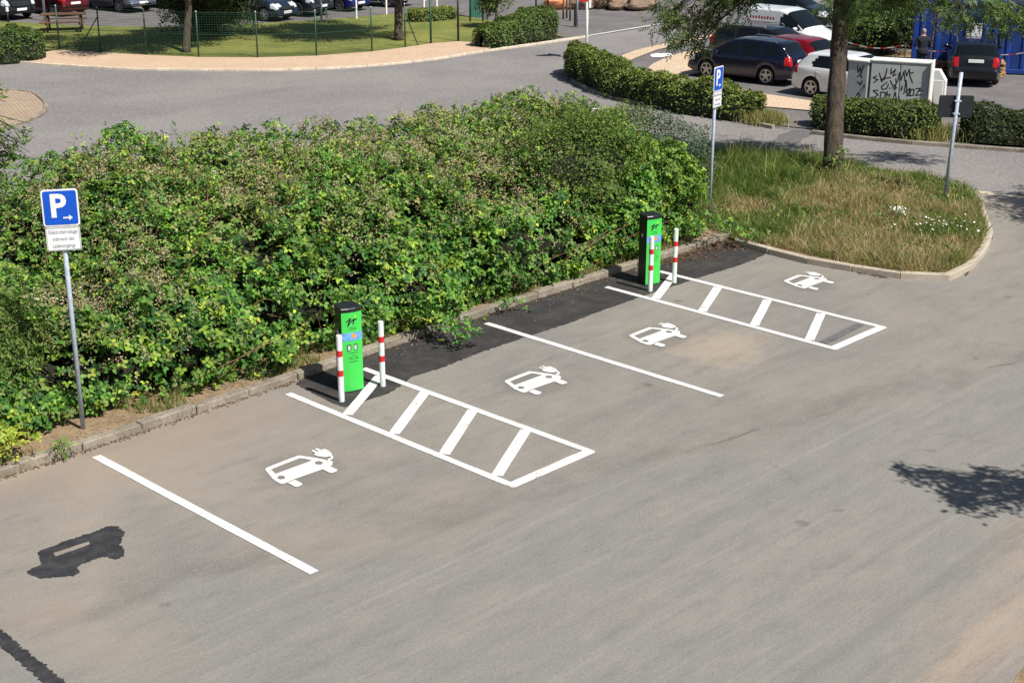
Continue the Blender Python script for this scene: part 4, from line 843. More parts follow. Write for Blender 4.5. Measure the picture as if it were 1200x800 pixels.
# ---- shrubs and hedges made of leaves round a core
def shrub(name, label, c, rx, ry, h, n, cols, wts, L=(0.04, 0.07), asp=0.6, group=None, seed=1, tri=False, core=True, cat='shrub', ragged_=0.28, density_top=0.6, mat='leaf', up=0.5):
    root = empty(name, (c[0], c[1], 0.0)); tag(root, label, cat, group)
    D = unit(rng.normal(size=(n, 3))); D[:, 2] = np.where(rng.random(n) < 0.75, np.abs(D[:, 2]), -np.abs(D[:, 2])*0.9)
    base = np.stack([D[:, 0]*rx, D[:, 1]*ry, h*0.5+D[:, 2]*h*0.52], 1)
    q = base+np.array([c[0], c[1], 0]); rr = 1+(vnoise(q, 1.4, seed)-0.5)*2*ragged_+(vnoise(q, 3.6, seed+3)-0.5)*ragged_*1.2-rng.exponential(0.09, n)
    mid_ = np.array([0, 0, h*0.45]); P = mid_+(base-mid_)*rr[:, None]; k = P[:, 2] > 0.06; P, D = P[k], D[k]; n = len(P)
    C = palette(n, cols, wts)*(0.75+0.5*vnoise(P+np.array([c[0], c[1], 0]), 1.6, seed+7))[:, None]; LL = rng.uniform(L[0], L[1], n)
    NN = D*0.7+rng.normal(size=(n, 3))*0.5+np.array([0, -0.1, up])
    V, F, C = (trifoliate if tri else leaves)(P, NN, LL, LL*asp, np.clip(C, 0, 1)); mesh_np('foliage', V, F, C, mat, root, 'stuff')
    m = MB()
    for i in range(7):
        a = i*0.9+seed; p = Vector((0.12*math.cos(a), 0.12*math.sin(a), 0)); e_ = Vector((rx*0.6*math.cos(a), ry*0.6*math.sin(a), h*random.uniform(0.6, 0.9)))
        m.tube([p, p.lerp(e_, 0.5)+Vector((0, 0, h*0.1)), e_], [0.028, 0.018, 0.008], 5)
    m.build('stems', 'twig', root, True)
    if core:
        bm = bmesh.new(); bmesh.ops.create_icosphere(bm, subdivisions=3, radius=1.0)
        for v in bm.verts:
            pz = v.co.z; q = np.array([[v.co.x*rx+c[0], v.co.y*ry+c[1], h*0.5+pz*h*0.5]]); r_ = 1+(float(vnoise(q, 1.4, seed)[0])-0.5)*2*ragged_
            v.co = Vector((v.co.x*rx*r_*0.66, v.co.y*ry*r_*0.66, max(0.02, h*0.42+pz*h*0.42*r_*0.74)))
        me = bpy.data.meshes.new('shaded_core'); bm.to_mesh(me); bm.free(); link('shaded_core', me, 'thicket', root)  # dark core, its colour holds the shade inside the shrub
    return root
PRIV = [(0.075, 0.125, 0.022), (0.115, 0.175, 0.03), (0.19, 0.24, 0.04), (0.05, 0.085, 0.018)]
shrub('leafy_shrub', 'tall fine-leaved shrub growing through the bramble hedge behind the grass island end charger', (12.9, 2.3), 1.5, 1.25, 3.1, 15000, PRIV, [3, 3, 1.6, 2], (0.04, 0.07), 0.6, seed=5, ragged_=0.40)
shrub('leafy_shrub', 'bright yellow-green bush at the end of the bramble hedge left of the corner parking sign', (15.2, 2.2), 1.25, 1.2, 2.1, 5200, [(0.11, 0.21, 0.03), (0.22, 0.33, 0.04), (0.06, 0.12, 0.025)], [3, 2, 2], (0.06, 0.1), 0.72, seed=9, tri=True, ragged_=0.42)
shrub('leafy_shrub', 'shrub coloured blue-grey for the tree shade behind the corner parking sign', (18.4, 4.9), 1.7, 1.5, 1.9, 8000, [(0.07, 0.11, 0.06), (0.10, 0.14, 0.08), (0.05, 0.09, 0.04), (0.20, 0.22, 0.14)], [3, 2, 2, 0.6], (0.05, 0.08), 0.5, seed=13, ragged_=0.35)  # bluish dark of the tree shade is put into these leaf colours
shrub('leafy_shrub', 'loose long-leaved shrub behind the leaning parking sign', (-0.9, 2.6), 1.4, 1.2, 1.95, 8000, [(0.09, 0.155, 0.03), (0.13, 0.20, 0.04), (0.18, 0.24, 0.05), (0.06, 0.10, 0.02)], [3, 3, 1.5, 2], (0.07, 0.12), 0.3, seed=17, ragged_=0.34)
shrub('rough_bush', 'scrubby low bush with dry blossom on the grass behind the bramble hedge', (3.6, 11.5), 2.0, 1.6, 1.5, 4000, [(0.15, 0.17, 0.05), (0.24, 0.22, 0.10), (0.10, 0.15, 0.03)], [2, 2, 2], (0.05, 0.09), 0.6, seed=19, ragged_=0.4)
n = 16000; P = np.stack([rng.uniform(-3, 9.5, n), rng.uniform(8.5, 16.0, n), np.full(n, 0.07)], 1); P = P[inside(P, [(-8, 8.5), (9, 8.5), (10.4, 15.9), (8.2, 15.9), (6.9, 14.8), (2, 13.8), (-8, 15)])]; n = len(P)
V, F, C = tri_blades(P, rng.uniform(0.1, 0.3, n), palette(n, [(0.42, 0.36, 0.15), (0.22, 0.27, 0.06), (0.50, 0.42, 0.20)], [2, 2, 1]), 0.02)
tag(mesh_np('rough_grass', V, F, C, 'grass_blade'), 'rough yellowed grass between the bramble hedge and the road', 'grass', kind='stuff')

def hedge_row(name, label, path, w, h, n, cols, wts, L=(0.05, 0.085), seed=1, group=None, amp=0.16, hvar=None):
    pts = resample(smooth_path(path, 0.3), 0.25); A = np.array([(p.x, p.y) for p in pts]); c = A.mean(0); root = empty(name, (c[0], c[1], 0)); tag(root, label, 'hedge', group)
    T = np.gradient(A, axis=0); T = T/np.linalg.norm(T, axis=1, keepdims=True); K = len(A)
    def surf(u, a, shrink=1.0):
        i = u*(K-1); px = np.interp(i, np.arange(K), A[:, 0]); py = np.interp(i, np.arange(K), A[:, 1]); tx = np.interp(i, np.arange(K), T[:, 0]); ty = np.interp(i, np.arange(K), T[:, 1])
        e = np.minimum(u, 1-u)*(K-1)*0.25; cap_ = np.sqrt(np.clip(1-(1-np.clip(e/(w*0.45), 0, 1))**2, 0.02, 1))
        ca, sa = np.cos(a), np.sin(a); sup = 1/np.power(np.abs(ca)**3+np.abs(sa)**3, 1/3.0)
        oy = ca*sup*w/2*cap_*shrink; hh = h if hvar is None else h*np.interp(u, np.linspace(0, 1, len(hvar)), hvar)
        z = np.maximum(0.03, sa*sup*hh*shrink*(0.75+0.25*cap_))
        P = np.stack([px-ty*oy, py+tx*oy, z], 1); Nn = unit(np.stack([-ty*ca, tx*ca, sa*1.0+0.05], 1)); return P, Nn
    u = rng.random(n); a = np.arccos(rng.uniform(-1, 1, n)); P, Nn = surf(u, a)
    P = P+Nn*((vnoise(P, 1.6, seed)-0.5)*amp*2+(vnoise(P, 4.5, seed+1)-0.5)*amp-rng.exponential(0.05, n)+0.03)[:, None]; P[:, 2] = np.maximum(P[:, 2], 0.05)
    C = palette(n, cols, wts)*(0.72+0.55*vnoise(P, 1.5, seed+5))[:, None]; LL = rng.uniform(L[0], L[1], n)
    V, F, C = leaves(P, Nn*0.7+rng.normal(size=(n, 3))*0.5+np.array([0, 0, 0.35]), LL, LL*0.62, np.clip(C, 0, 1))
    o = mesh_np('foliage', V, F, C, 'leaf', root, 'stuff'); local(o, root)
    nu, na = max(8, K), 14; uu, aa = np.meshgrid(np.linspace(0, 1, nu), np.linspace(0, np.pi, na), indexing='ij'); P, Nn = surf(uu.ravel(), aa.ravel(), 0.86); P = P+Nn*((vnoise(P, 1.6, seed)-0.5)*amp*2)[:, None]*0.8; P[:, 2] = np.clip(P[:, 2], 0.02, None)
    idx = np.arange(nu*na).reshape(nu, na); F = np.stack([idx[:-1, :-1], idx[1:, :-1], idx[1:, 1:], idx[:-1, 1:]], -1).reshape(-1, 4); o = mesh_np('shaded_core', P, F, np.full((len(P), 3), 0.03), 'thicket', root); local(o, root)  # core under the leaves, inner shade put into its colour
    return root
HG = [(0.09, 0.13, 0.03), (0.15, 0.195, 0.045), (0.23, 0.27, 0.065), (0.05, 0.07, 0.02)]
HG2 = [(0.12, 0.17, 0.036), (0.20, 0.26, 0.055), (0.30, 0.34, 0.08), (0.06, 0.09, 0.02)]
HL = 'clipped hedges beside the roads'
hedge_row('clipped_hedge', 'long clipped hedge curving along the kerb in front of the navy estate car', [(31.7, 19.1), (30.55, 17.9), (29.25, 15.6), (28.35, 13.5), (27.98, 11.5), (27.98, 9.6), (28.1, 8.2)], 1.15, 0.98, 19000, HG2, [3, 3, 2, 2], (0.06, 0.1), seed=31, group=HL, amp=0.22, hvar=[1.05, 1.2, 1.12, 1.05, 1.0, 1.0, 0.95])
hedge_row('clipped_hedge', 'clipped hedge below the graffiti-covered utility cabinets behind the tree trunk', [(28.9, 6.9), (28.9, 5.2), (29.3, 3.7), (29.6, 3.0)], 1.2, 0.95, 8000, HG, [3, 3, 2, 2], seed=33, group=HL)
hedge_row('clipped_hedge', 'dark clipped hedge across the road behind the bare sign pole', [(30.0, 2.6), (30.4, 1.4), (31.0, 0.0), (31.8, -2.0), (33, -4.5)], 1.3, 0.95, 11000, [(0.038, 0.062, 0.018), (0.06, 0.085, 0.022), (0.09, 0.11, 0.03)], [3, 3, 1.4], seed=35, group=HL)
hedge_row('clipped_hedge', 'broad dense hedge at the end of the far pavement by the picnic table', [(11, 37.5), (14, 37.2), (17, 36.6), (19.3, 35.9)], 1.9, 1.25, 11000, [(0.055, 0.105, 0.025), (0.085, 0.145, 0.03), (0.13, 0.19, 0.04)], [3, 3, 1.6], (0.06, 0.1), seed=37, group=HL, amp=0.2)
hedge_row('clipped_hedge', 'leafy hedge along the side road beyond the pavement, below the small street tree', [(33.2, 25.7), (34.6, 25.95), (36.4, 26.1), (38.0, 26.3)], 1.5, 1.05, 10000, [(0.075, 0.14, 0.03), (0.12, 0.19, 0.04), (0.18, 0.20, 0.06)], [3, 3, 1.6], (0.06, 0.1), seed=39, group=HL, amp=0.22, hvar=[0.85, 0.95, 1.1, 1.25, 1.2])
hedge_row('clipped_hedge', 'low trimmed hedge on the lawn under the white notice board', [G2(478, 27), G2(505, 26), G2(533, 22)], 0.9, 0.62, 3500, HG2, [2, 3, 2, 1], (0.06, 0.09), seed=43, group=HL, amp=0.1)
# tall grass at the hedge end, dry tufts
n = 2200; c = G(893, 148); P = np.stack([rng.normal(c.x+0.5, 0.24, n), rng.normal(c.y+0.3, 0.28, n), np.full(n, 0.02)], 1)
V, F, C = tri_blades(P, rng.uniform(0.2, 0.5, n), palette(n, [(0.30, 0.28, 0.10), (0.18, 0.22, 0.06), (0.42, 0.36, 0.17)], [3, 2, 2]), 0.022, 0.3)
tag(mesh_np('grass_tuft', V, F, C, 'grass_blade'), 'dry grass tuft at the end of the long curving hedge', 'grass')
n = 4200; c = G(1065, 165); P = np.stack([rng.normal(c.x+0.9, 0.3, n), rng.normal(c.y+0.2, 0.5, n), np.full(n, 0.02)], 1)
V, F, C = tri_blades(P, rng.uniform(0.25, 0.6, n), palette(n, [(0.30, 0.28, 0.10), (0.18, 0.22, 0.06), (0.42, 0.36, 0.17)], [3, 2, 2]), 0.022, 0.3)
tag(mesh_np('grass_tuft', V, F, C, 'grass_blade'), 'dry grass tuft under the staked young tree between two hedges', 'grass')

# ---- trees
ASH = [(0.09, 0.14, 0.045), (0.15, 0.22, 0.065), (0.24, 0.30, 0.09), (0.05, 0.085, 0.028)]
def pinnate(P, A, n_pairs=4, L=0.095, W=0.034, rach=0.27, C=None):
    n = len(P); A = unit(A); N = rng.normal(size=(n, 3))*0.5+np.array([0, 0, 1.0]); N = unit(N-A*(N*A).sum(1, keepdims=True)); B = np.cross(N, A); parts = []
    for j in range(n_pairs):
        for sgn in (1, -1):
            base = P+A*rach*(j+0.5)/n_pairs; dirv = A*0.55+B*sgn+N*0.0+np.array([0, 0, -0.25]); parts.append(leaves(base, N+rng.normal(size=(n, 3))*0.25, np.full(n, L), np.full(n, W), C*rng.uniform(0.85, 1.15, (n, 1)), dirv))
    parts.append(leaves(P+A*rach, N, np.full(n, L*1.1), np.full(n, W), C, A)); return cat_(parts)
def tree(name, label, base, trunk, rad, clusters, per, cols, wts, style='leaf', L=(0.07, 0.12), asp=0.5, sigma=0.55, group=None, seed=3, limb_r=0.05, flat_=0.7, cat='tree', fork=None, mat='leaf_matt', n_pairs=4, attach=None):
    rr = random.Random(seed); root = empty(name, (base[0], base[1], base[2] if len(base) > 2 else 0.0)); tag(root, label, cat, group); o_ = root.location.copy()
    m = MB(); tr = [Vector(p)-o_ for p in trunk]; sm_ = smooth_path(tr, 0.25); k = len(sm_)
    rads = [np.interp(i/(k-1)*(len(rad)-1), range(len(rad)), rad)*(1+0.05*math.sin(i*1.7)) for i in range(k)]
    rads[0] *= 1.25; m.tube(sm_, rads, 14); m.build('trunk', 'bark', root, True)
    lm = MB(); Ps, As = [], []
    for ci, cl_ in enumerate(clusters):
        c = Vector(cl_[:3])-o_; sg = cl_[3] if len(cl_) > 3 else sigma
        cand = ([i for i in range(k) if sm_[i].z < c.z+0.4 and sm_[i].z > sm_[-1].z*0.45] if attach is None else [i for i in range(k) if attach[0] < sm_[i].z < attach[1]]) or [k-1]
        i0 = min(cand, key=lambda i: (sm_[i]-c).length+rr.random()*0.6); p0 = sm_[i0]
        mid_ = p0.lerp(c, 0.5)+Vector((rr.gauss(0, 0.15), rr.gauss(0, 0.15), 0.28*(c-p0).length*0.5+0.1)); pts = smooth_path([p0, mid_, c], 0.3) if attach is None else smooth_path([p0, p0.lerp(c, 0.45)+Vector((rr.gauss(0, 0.1), rr.gauss(0, 0.1), 0.55)), p0.lerp(c, 0.85)+Vector((rr.gauss(0, 0.08), rr.gauss(0, 0.08), 0.35)), c], 0.25)
        r0 = min(limb_r, rads[i0]*0.7); lm.tube(pts, [r0*(1-0.8*j/(len(pts)-1)) for j in range(len(pts))], 6, caps=False)
        for j in range(7):
            e_ = c+Vector((rr.gauss(0, sg), rr.gauss(0, sg), rr.gauss(0, sg*flat_))); q = pts[rr.randrange(len(pts)//2, len(pts))]
            lm.tube([q, q.lerp(e_, 0.5)+Vector((0, 0, 0.08)), e_], [0.014, 0.010, 0.005], 4, caps=False)
        nn = int(per*(sg/sigma)**2); sub = np.array([c+Vector((rr.gauss(0, sg*0.7), rr.gauss(0, sg*0.7), rr.gauss(0, sg*0.7*flat_))) for _ in range(9)])
        P = sub[rng.integers(0, 9, nn)]+rng.normal(size=(nn, 3))*np.array([1, 1, flat_])*sg*0.42; Ps.append(P); As.append(P-np.array(p0))
    lm.build('limbs', 'bark', root, True)
    P = np.concatenate(Ps); A = np.concatenate(As); n = len(P); C = palette(n, cols, wts)*(0.75+0.5*vnoise(P, 1.2, seed))[:, None]
    if style == 'pinnate': V, F, CC = pinnate(P, unit(A)*0.5+rng.normal(size=(n, 3))*0.6+np.array([0, 0, -0.45]), C=C, n_pairs=n_pairs)
    else:
        LL = rng.uniform(L[0], L[1], n); V, F, CC = leaves(P, rng.normal(size=(n, 3))*0.6+np.array([0, 0, 0.7]), LL, LL*asp, C, rng.normal(size=(n, 3))+np.array([0, 0, -0.5]))
    mesh_np('crown', V, F, np.clip(CC, 0, 1), mat, root, 'stuff'); return root
def ellipsoid_clusters(c, rx, ry, rz, n, seed, shell=0.55, s=None):
    rr = random.Random(seed); out = []
    for i in range(n):
        v = Vector((rr.gauss(0, 1), rr.gauss(0, 1), rr.gauss(0, 1))).normalized()*(shell+(1-shell)*rr.random()); p = (c[0]+v.x*rx, c[1]+v.y*ry, c[2]+v.z*rz); out.append(p if s is None else p+(s,))
    return out
tb = G(972, 218); td = depth((tb.x, tb.y, 0.3)); tpx = AT(980, 110, td-0.15); tpt = AT(987, 5, td-0.3)
low = [(790, 12, -0.6, 0.30), (812, 28, -0.3, 0.34), (800, 42, -0.9, 0.26), (838, 22, 0.4, 0.32), (862, 4, 0.0, 0.30), (845, -4, -1.2, 0.30), (884, -6, -0.5, 0.26), (1050, 0, 0.6, 0.34), (1078, -4, 1.0, 0.36), (1105, 2, 0.2, 0.36), (1128, 16, -0.3, 0.32), (1150, 5, -0.8, 0.38), (1170, 18, 0.4, 0.34), (1192, 12, -0.4, 0.38), (1030, 0, 1.2, 0.36), (1000, 6, -1.0, 0.28), (1215, 25, 0.2, 0.36), (782, 25, -0.2, 0.24), (825, 8, 0.3, 0.34), (820, 52, -0.5, 0.20)]
cl = [tuple(AT(px, py, td+dd))+(sg,) for px, py, dd, sg in low]
cl += ellipsoid_clusters((tb.x+0.2, tb.y-0.1, 6.7), 2.9, 2.5, 1.6, 24, 5, 0.4, 0.62)
tree('street_tree', 'tall ash-like tree with hanging branches growing from the grass island', (tb.x, tb.y, 0.1), [(tb.x, tb.y, 0.05), (tb.x+0.02, tb.y-0.02, 0.6), tuple(tpx), tuple(tpt), (tpt.x+0.1, tpt.y, 6.3), (tpt.x, tpt.y+0.1, 7.6)], [0.255, 0.225, 0.21, 0.215, 0.15, 0.06], cl, 85, ASH, [3, 3, 1.6, 1.6], style='pinnate', sigma=0.36, limb_r=0.06, seed=4, attach=(4.9, 6.6))
# sucker shoots at the foot of the trunk
runner((tb.x-0.25, tb.y-0.35, 0.3), [(0.05, -0.05, 0.3), (0.12, -0.1, 0.5), (-0.1, 0.0, 0.15)], 'leafy sucker shoots at the foot of the island tree', 60, 0.14, ASH, [2, 3, 2, 1], (0.06, 0.1))
# trees standing beside the lane outside the picture, seen only by their shade on the asphalt
tree('street_tree', 'tree beside the lane whose shade falls on the asphalt in front of the bays', (10.0, -16.0, 0), [(10.0, -16.0, 0), (9.95, -16.0, 2.2), (9.9, -15.9, 4.2), (9.9, -15.9, 6.0)], [0.2, 0.17, 0.13, 0.05], [(7.8, -12.1, 4.7, 0.16), (7.78, -12.45, 4.72, 0.22), (7.85, -12.85, 4.75, 0.30), (7.35, -13.15, 4.7, 0.18), (7.55, -13.45, 4.72, 0.25), (8.15, -13.35, 4.85, 0.34), (8.55, -13.0, 4.9, 0.14), (8.3, -14.1, 5.0, 0.42), (8.9, -14.6, 5.2, 0.5), (9.0, -15.4, 5.3, 0.55), (9.8, -15.4, 5.6, 0.6), (10.6, -16.0, 5.8, 0.7), (9.5, -16.6, 5.2, 0.6), (10.2, -15.9, 6.8, 0.7), (11.0, -15.6, 5.4, 0.6)], 800, ASH, [3, 3, 1.6, 1.6], L=(0.08, 0.14), sigma=0.5, seed=8)
tree('street_tree', 'tree beyond the junction whose shade falls beside the rounded island kerb', (25.2, -10.2, 0), [(25.2, -10.2, 0), (25.1, -10.1, 2.5), (25.0, -10.0, 4.5), (24.9, -10.0, 6.4)], [0.22, 0.19, 0.15, 0.06], ellipsoid_clusters((24.5, -8.9, 6.0), 3.0, 1.6, 1.7, 26, 9, 0.3, 0.55), 800, ASH, [3, 3, 1.6, 1.6], L=(0.09, 0.15), sigma=0.5, seed=9)
# lawn trees: trunks in view, crowns above the frame throwing shade on the lawn
LT = 'trees on the lawn behind the fence'
for (px, py, lean, r, lab, sd_) in [(218, 63, 3, 0.17, 'slim grey tree trunk on the lawn before the dark evergreen bush, crown above', 12), (467, 49, 0, 0.20, 'dark straight tree trunk on the lawn beside the white notice board, crown above', 14)]:
    b = G(px, py); q = AT(px+lean, 0, depth(b)-0.1)
    tree('lawn_tree', lab, (b.x, b.y, 0.05), [(b.x, b.y, 0.03), tuple(Vector(b).lerp(q, 0.5)), tuple(q), (q.x, q.y, q.z+2.0), (q.x+0.1, q.y, q.z+3.4)], [r, r*0.85, r*0.75, r*0.55, 0.05], ellipsoid_clusters((b.x-0.3, b.y+0.6, 5.3), 3.9, 3.6, 1.7, 36, sd_, 0.3, 0.62), 620, [(0.06, 0.11, 0.03), (0.09, 0.15, 0.04)], [1, 1], L=(0.10, 0.16), sigma=0.5, seed=sd_, group=LT)
b = G(581, 36); q = AT(582, 4, depth(b))
tree('street_tree', 'small round-headed young tree behind the leafy side road hedge', (b.x, b.y, 0.05), [(b.x, b.y, 0.03), (b.x+0.05, b.y, 0.9), tuple(q), (q.x, q.y, q.z+1.0)], [0.08, 0.07, 0.06, 0.03], ellipsoid_clusters((q.x, q.y, q.z+0.35), 1.0, 0.9, 0.75, 14, 21, 0.3, 0.3), 200, [(0.075, 0.12, 0.03), (0.12, 0.17, 0.04), (0.05, 0.08, 0.02)], [2, 2, 1], L=(0.08, 0.13), sigma=0.3, seed=21, limb_r=0.03)
shrub('evergreen_bush', 'large dark evergreen bush on the lawn behind the fence', G(248, 44), 2.5, 2.1, 4.2, 24000, [(0.03, 0.052, 0.018), (0.045, 0.07, 0.022), (0.085, 0.12, 0.035), (0.15, 0.17, 0.04)], [3, 3, 1.4, 0.5], (0.09, 0.17), 0.3, seed=23, ragged_=0.4)
# staked young tree by the cabinets
b = G(1088, 128); q = AT(1090, 70, depth(b)); q2 = AT(1094, 38, depth(b))
tree('young_tree', 'thin young tree tied to wooden stakes beside the utility cabinets', (b.x, b.y, 0.0), [(b.x, b.y, 0), tuple(q), tuple(q2), (q2.x, q2.y, q2.z+0.8)], [0.045, 0.04, 0.032, 0.015], [tuple(AT(px, py, depth(b)+dd))+(sg,) for px, py, dd, sg in [(1092, 20, 0, 0.26), (1106, 36, 0.3, 0.24), (1114, 28, -0.2, 0.28), (1100, 12, 0.1, 0.32), (1120, 18, 0.3, 0.3)]], 130, [(0.11, 0.16, 0.06), (0.16, 0.21, 0.08), (0.08, 0.12, 0.04)], [2, 2, 1], L=(0.07, 0.11), sigma=0.3, seed=25, limb_r=0.025)
for i, (px, py, ty) in enumerate([(1078, 137, 93), (1092, 136, 92), (1105, 122, 97)]):
    b_ = G(px, py); t_ = AT(px+1, ty, depth(b_)); rt = empty('tree_stake', (b_.x, b_.y, 0)); tag(rt, ['wooden tree stake right beside the white cabinet end', 'wooden tree stake carrying the cross ties of the young tree', 'wooden tree stake nearest the black estate car'][i], 'stake', 'stakes round the young tree')
    MB().tube([(0, 0, -0.05), (t_.x-b_.x, t_.y-b_.y, t_.z)], [0.04, 0.036], 8).build('post', 'stake', rt, True)
    if i < 2:
        e_ = AT(1092+i*13, 107-i, depth(b_)+0.3*i)
        MB().tube([(t_.x-b_.x, t_.y-b_.y, t_.z*0.72), (e_.x-b_.x, e_.y-b_.y, t_.z*0.70)], 0.018, 6).build('tie', 'car_trim', rt)
# overhanging cherry branch at the left edge
b = Vector((-2.6, 2.9, 0.08))
tree('young_tree', 'young cherry-like tree with hanging long leaves at the edge of the bramble hedge', tuple(b), [tuple(b), (-2.5, 3.0, 1.5), (-2.4, 3.1, 2.9), (-2.3, 3.1, 4.0)], [0.05, 0.04, 0.03, 0.012], [tuple(AT(px, py, 25.3+dd))+(sg,) for px, py, dd, sg in [(8, 170, 0, 0.16), (22, 162, 0.2, 0.14), (4, 195, 0.1, 0.15), (12, 182, 0.3, 0.12), (0, 225, 0.2, 0.14), (2, 240, 0, 0.10), (-15, 150, 0.1, 0.2), (-4, 108, 0.1, 0.12), (-25, 190, 0.2, 0.25), (-40, 160, 0.3, 0.3), (-30, 230, 0.2, 0.25)]], 60, [(0.11, 0.21, 0.04), (0.18, 0.29, 0.05), (0.07, 0.13, 0.03)], [2, 2, 1], L=(0.09, 0.15), asp=0.3, sigma=0.16, seed=27, limb_r=0.02, mat='leaf')
# far bushes by the container yard
shrub('green_bush', 'sunlit green bush beside the blue container behind the tree trunk', G(1035, 63), 2.1, 1.6, 2.5, 7000, [(0.09, 0.15, 0.03), (0.14, 0.22, 0.04), (0.06, 0.10, 0.025)], [2, 2, 1.5], (0.07, 0.12), 0.55, seed=51, ragged_=0.35)
shrub('green_bush', 'darker bush next to the sunlit one, behind the parked cars', G(1003, 50), 1.7, 1.5, 2.2, 4500, [(0.07, 0.12, 0.025), (0.10, 0.16, 0.03)], [1, 1], (0.07, 0.12), 0.55, seed=53, ragged_=0.35)
shrub('green_bush', 'low clipped bush beyond the boulders by the side road', G(718, 8), 1.6, 1.2, 1.2, 2500, HG, [2, 2, 2, 1], (0.07, 0.11), 0.6, seed=55)
shrub('green_bush', 'small yellowish bush beyond the boulders by the side road', G(748, 7), 0.8, 0.7, 0.6, 1200, [(0.2, 0.24, 0.05), (0.12, 0.17, 0.04)], [1, 1], (0.07, 0.11), 0.6, seed=57)

# =================================================================== VEHICLES
def car(name, label, loc, rz, paint_, spec, group, tail=True):
    root = empty(name, (loc[0], loc[1], 0.0 if len(loc) < 3 else loc[2]), rz); tag(root, label, spec.get('cat', 'car'), group)
    Lh = spec['L']/2; Wh = spec['W']/2; top = spec['top']; belt = spec['belt']; wx = spec['wheels']; wr = spec['wr']
    xs = np.unique(np.round(np.r_[np.linspace(-Lh, Lh, 84), -Lh+0.02, Lh-0.02, wx[0]-wr-0.05, wx[1]+wr+0.05], 4)); rings = []
    tx = [p[0] for p in top]; tz = [p[1] for p in top]
    for x in xs:
        zt = float(np.interp(x, tx, tz)); zb_ = float(np.interp(x, [p[0] for p in belt], [p[1] for p in belt])); zbelt = min(zb_, zt-0.015)
        e = abs(x)/Lh; Wx = Wh*(1-0.16*e**6-0.03*e**2)
        base = spec.get('zb', 0.2)+0.10*max(0, e-0.85)/0.15; zlow = base
        for c in wx:
            dd = (wr+0.055)**2-(x-c)**2
            if dd > 0: zlow = max(zlow, wr+math.sqrt(dd))
        zlow = min(zlow, zbelt-0.06)
        f = max(0.0, min(1.0, (zt-zbelt)/0.42)); Wt = Wx*(0.93-0.15*f*spec.get('tumble', 1))
        s_ = [(0, base), (0.70*Wx, base), (0.72*Wx, max(base, zlow)), (0.95*Wx, zlow), (0.985*Wx, zlow+0.025)]
        for q in (0.25, 0.5, 0.75): s_.append((Wx*(0.985+0.015*math.sin(q*3.1)), zlow+0.025+(zbelt-0.05-zlow-0.025)*q))
        s_ += [(Wx*0.985, zbelt-0.05), (Wx*0.965, zbelt)]
        zs = zt-min(0.07, (zt-zbelt)*0.5)
        for q in (0.08, 0.3, 0.52, 0.74, 0.94, 1.0): s_.append((Wx*0.955+(Wt-Wx*0.955)*q, zbelt+(zs-zbelt)*q))
        s_ += [(Wt*0.95, zs+(zt-zs)*0.6), (Wt*0.82, zt-0.012), (Wt*0.45, zt+0.004), (0, zt+0.008)]
        rings.append(s_)
    K = len(rings[0]); full = [[(x, -y, z) for y, z in r]+[(x, y, z) for y, z in r[-2:0:-1]] for x, r in zip(xs, rings)]; M = len(full[0])
    vs = [p for r in full for p in r]; groups = {}
    def cls(c, k, nrm):
        x, y, z = c
        kk = k if k < K-1 else 2*(K-1)-1-k
        if kk <= 2: return 'under'
        if 9 <= kk <= 14:
            for poly in spec['win']:
                r_ = False; n_ = len(poly)
                for i in range(n_):
                    x1, y1 = poly[i]; x2, y2 = poly[(i+1) % n_]
                    if (y1 > z) != (y2 > z) and x < (x2-x1)*(z-y1)/(y2-y1)+x1: r_ = not r_
                if r_: return 'side_window'
        if kk >= 14:
            a, b_ = spec['ws']
            if a < x < b_: return 'windscreen'
            a, b_ = spec['rw']
            if a < x < b_: return 'rear_window'
        if kk in (3,) : return 'trim'
        if z < spec.get('cladz', 0.0) and kk < 8: return 'trim'
        for nm, (xa, xb, za, zb2, ymin) in spec['lamps'].items():
            if xa < x < xb and za < z < zb2 and abs(y) > ymin*Wh: return nm
        return 'body'
    for i in range(len(xs)-1):
        for k in range(M):
            j = (k+1) % M; f = (i*M+k, (i+1)*M+k, (i+1)*M+j, i*M+j); c = np.mean([vs[q] for q in f], axis=0); groups.setdefault(cls(c, k, None), []).append(f)
    for i0, rev in ((0, False), (len(xs)-1, True)):
        f = tuple(range(i0*M, i0*M+M)); groups.setdefault('body', []).append(f[::-1] if not rev else f)
    mats = dict(under='underbody', side_window='car_glass', windscreen='car_glass', rear_window='car_glass', trim='car_trim', headlight='lamp_clear', tail_light='lamp_red', body=paint_)
    names = dict(under='underbody', trim='sill_trim', side_window='side_windows', body='body')
    for g, fs in groups.items():
        # split left and right instances of windows and lamps
        sides = [fs] if g not in ('side_window', 'headlight', 'tail_light') else [[f for f in fs if vs[f[0]][1]+vs[f[2]][1] < 0], [f for f in fs if vs[f[0]][1]+vs[f[2]][1] >= 0]]
        if g == 'side_window':
            out = []
            for sd2 in sides:
                for poly in spec['win']:
                    x0 = min(p[0] for p in poly)-0.02; x1 = max(p[0] for p in poly)+0.02; out.append([f for f in sd2 if x0 < np.mean([vs[q][0] for q in f]) < x1])
            sides = out
        for fl in sides:
            if not fl: continue
            used = sorted({q for f in fl for q in f}); mp = {q: i for i, q in enumerate(used)}
            me = bpy.data.meshes.new(g); me.from_pydata([vs[q] for q in used], [], [tuple(mp[q] for q in f) for f in fl]); me.update()
            link({'under': 'underbody', 'trim': 'sill_trim'}.get(g, g), me, mats[g], root, g not in ('trim',))
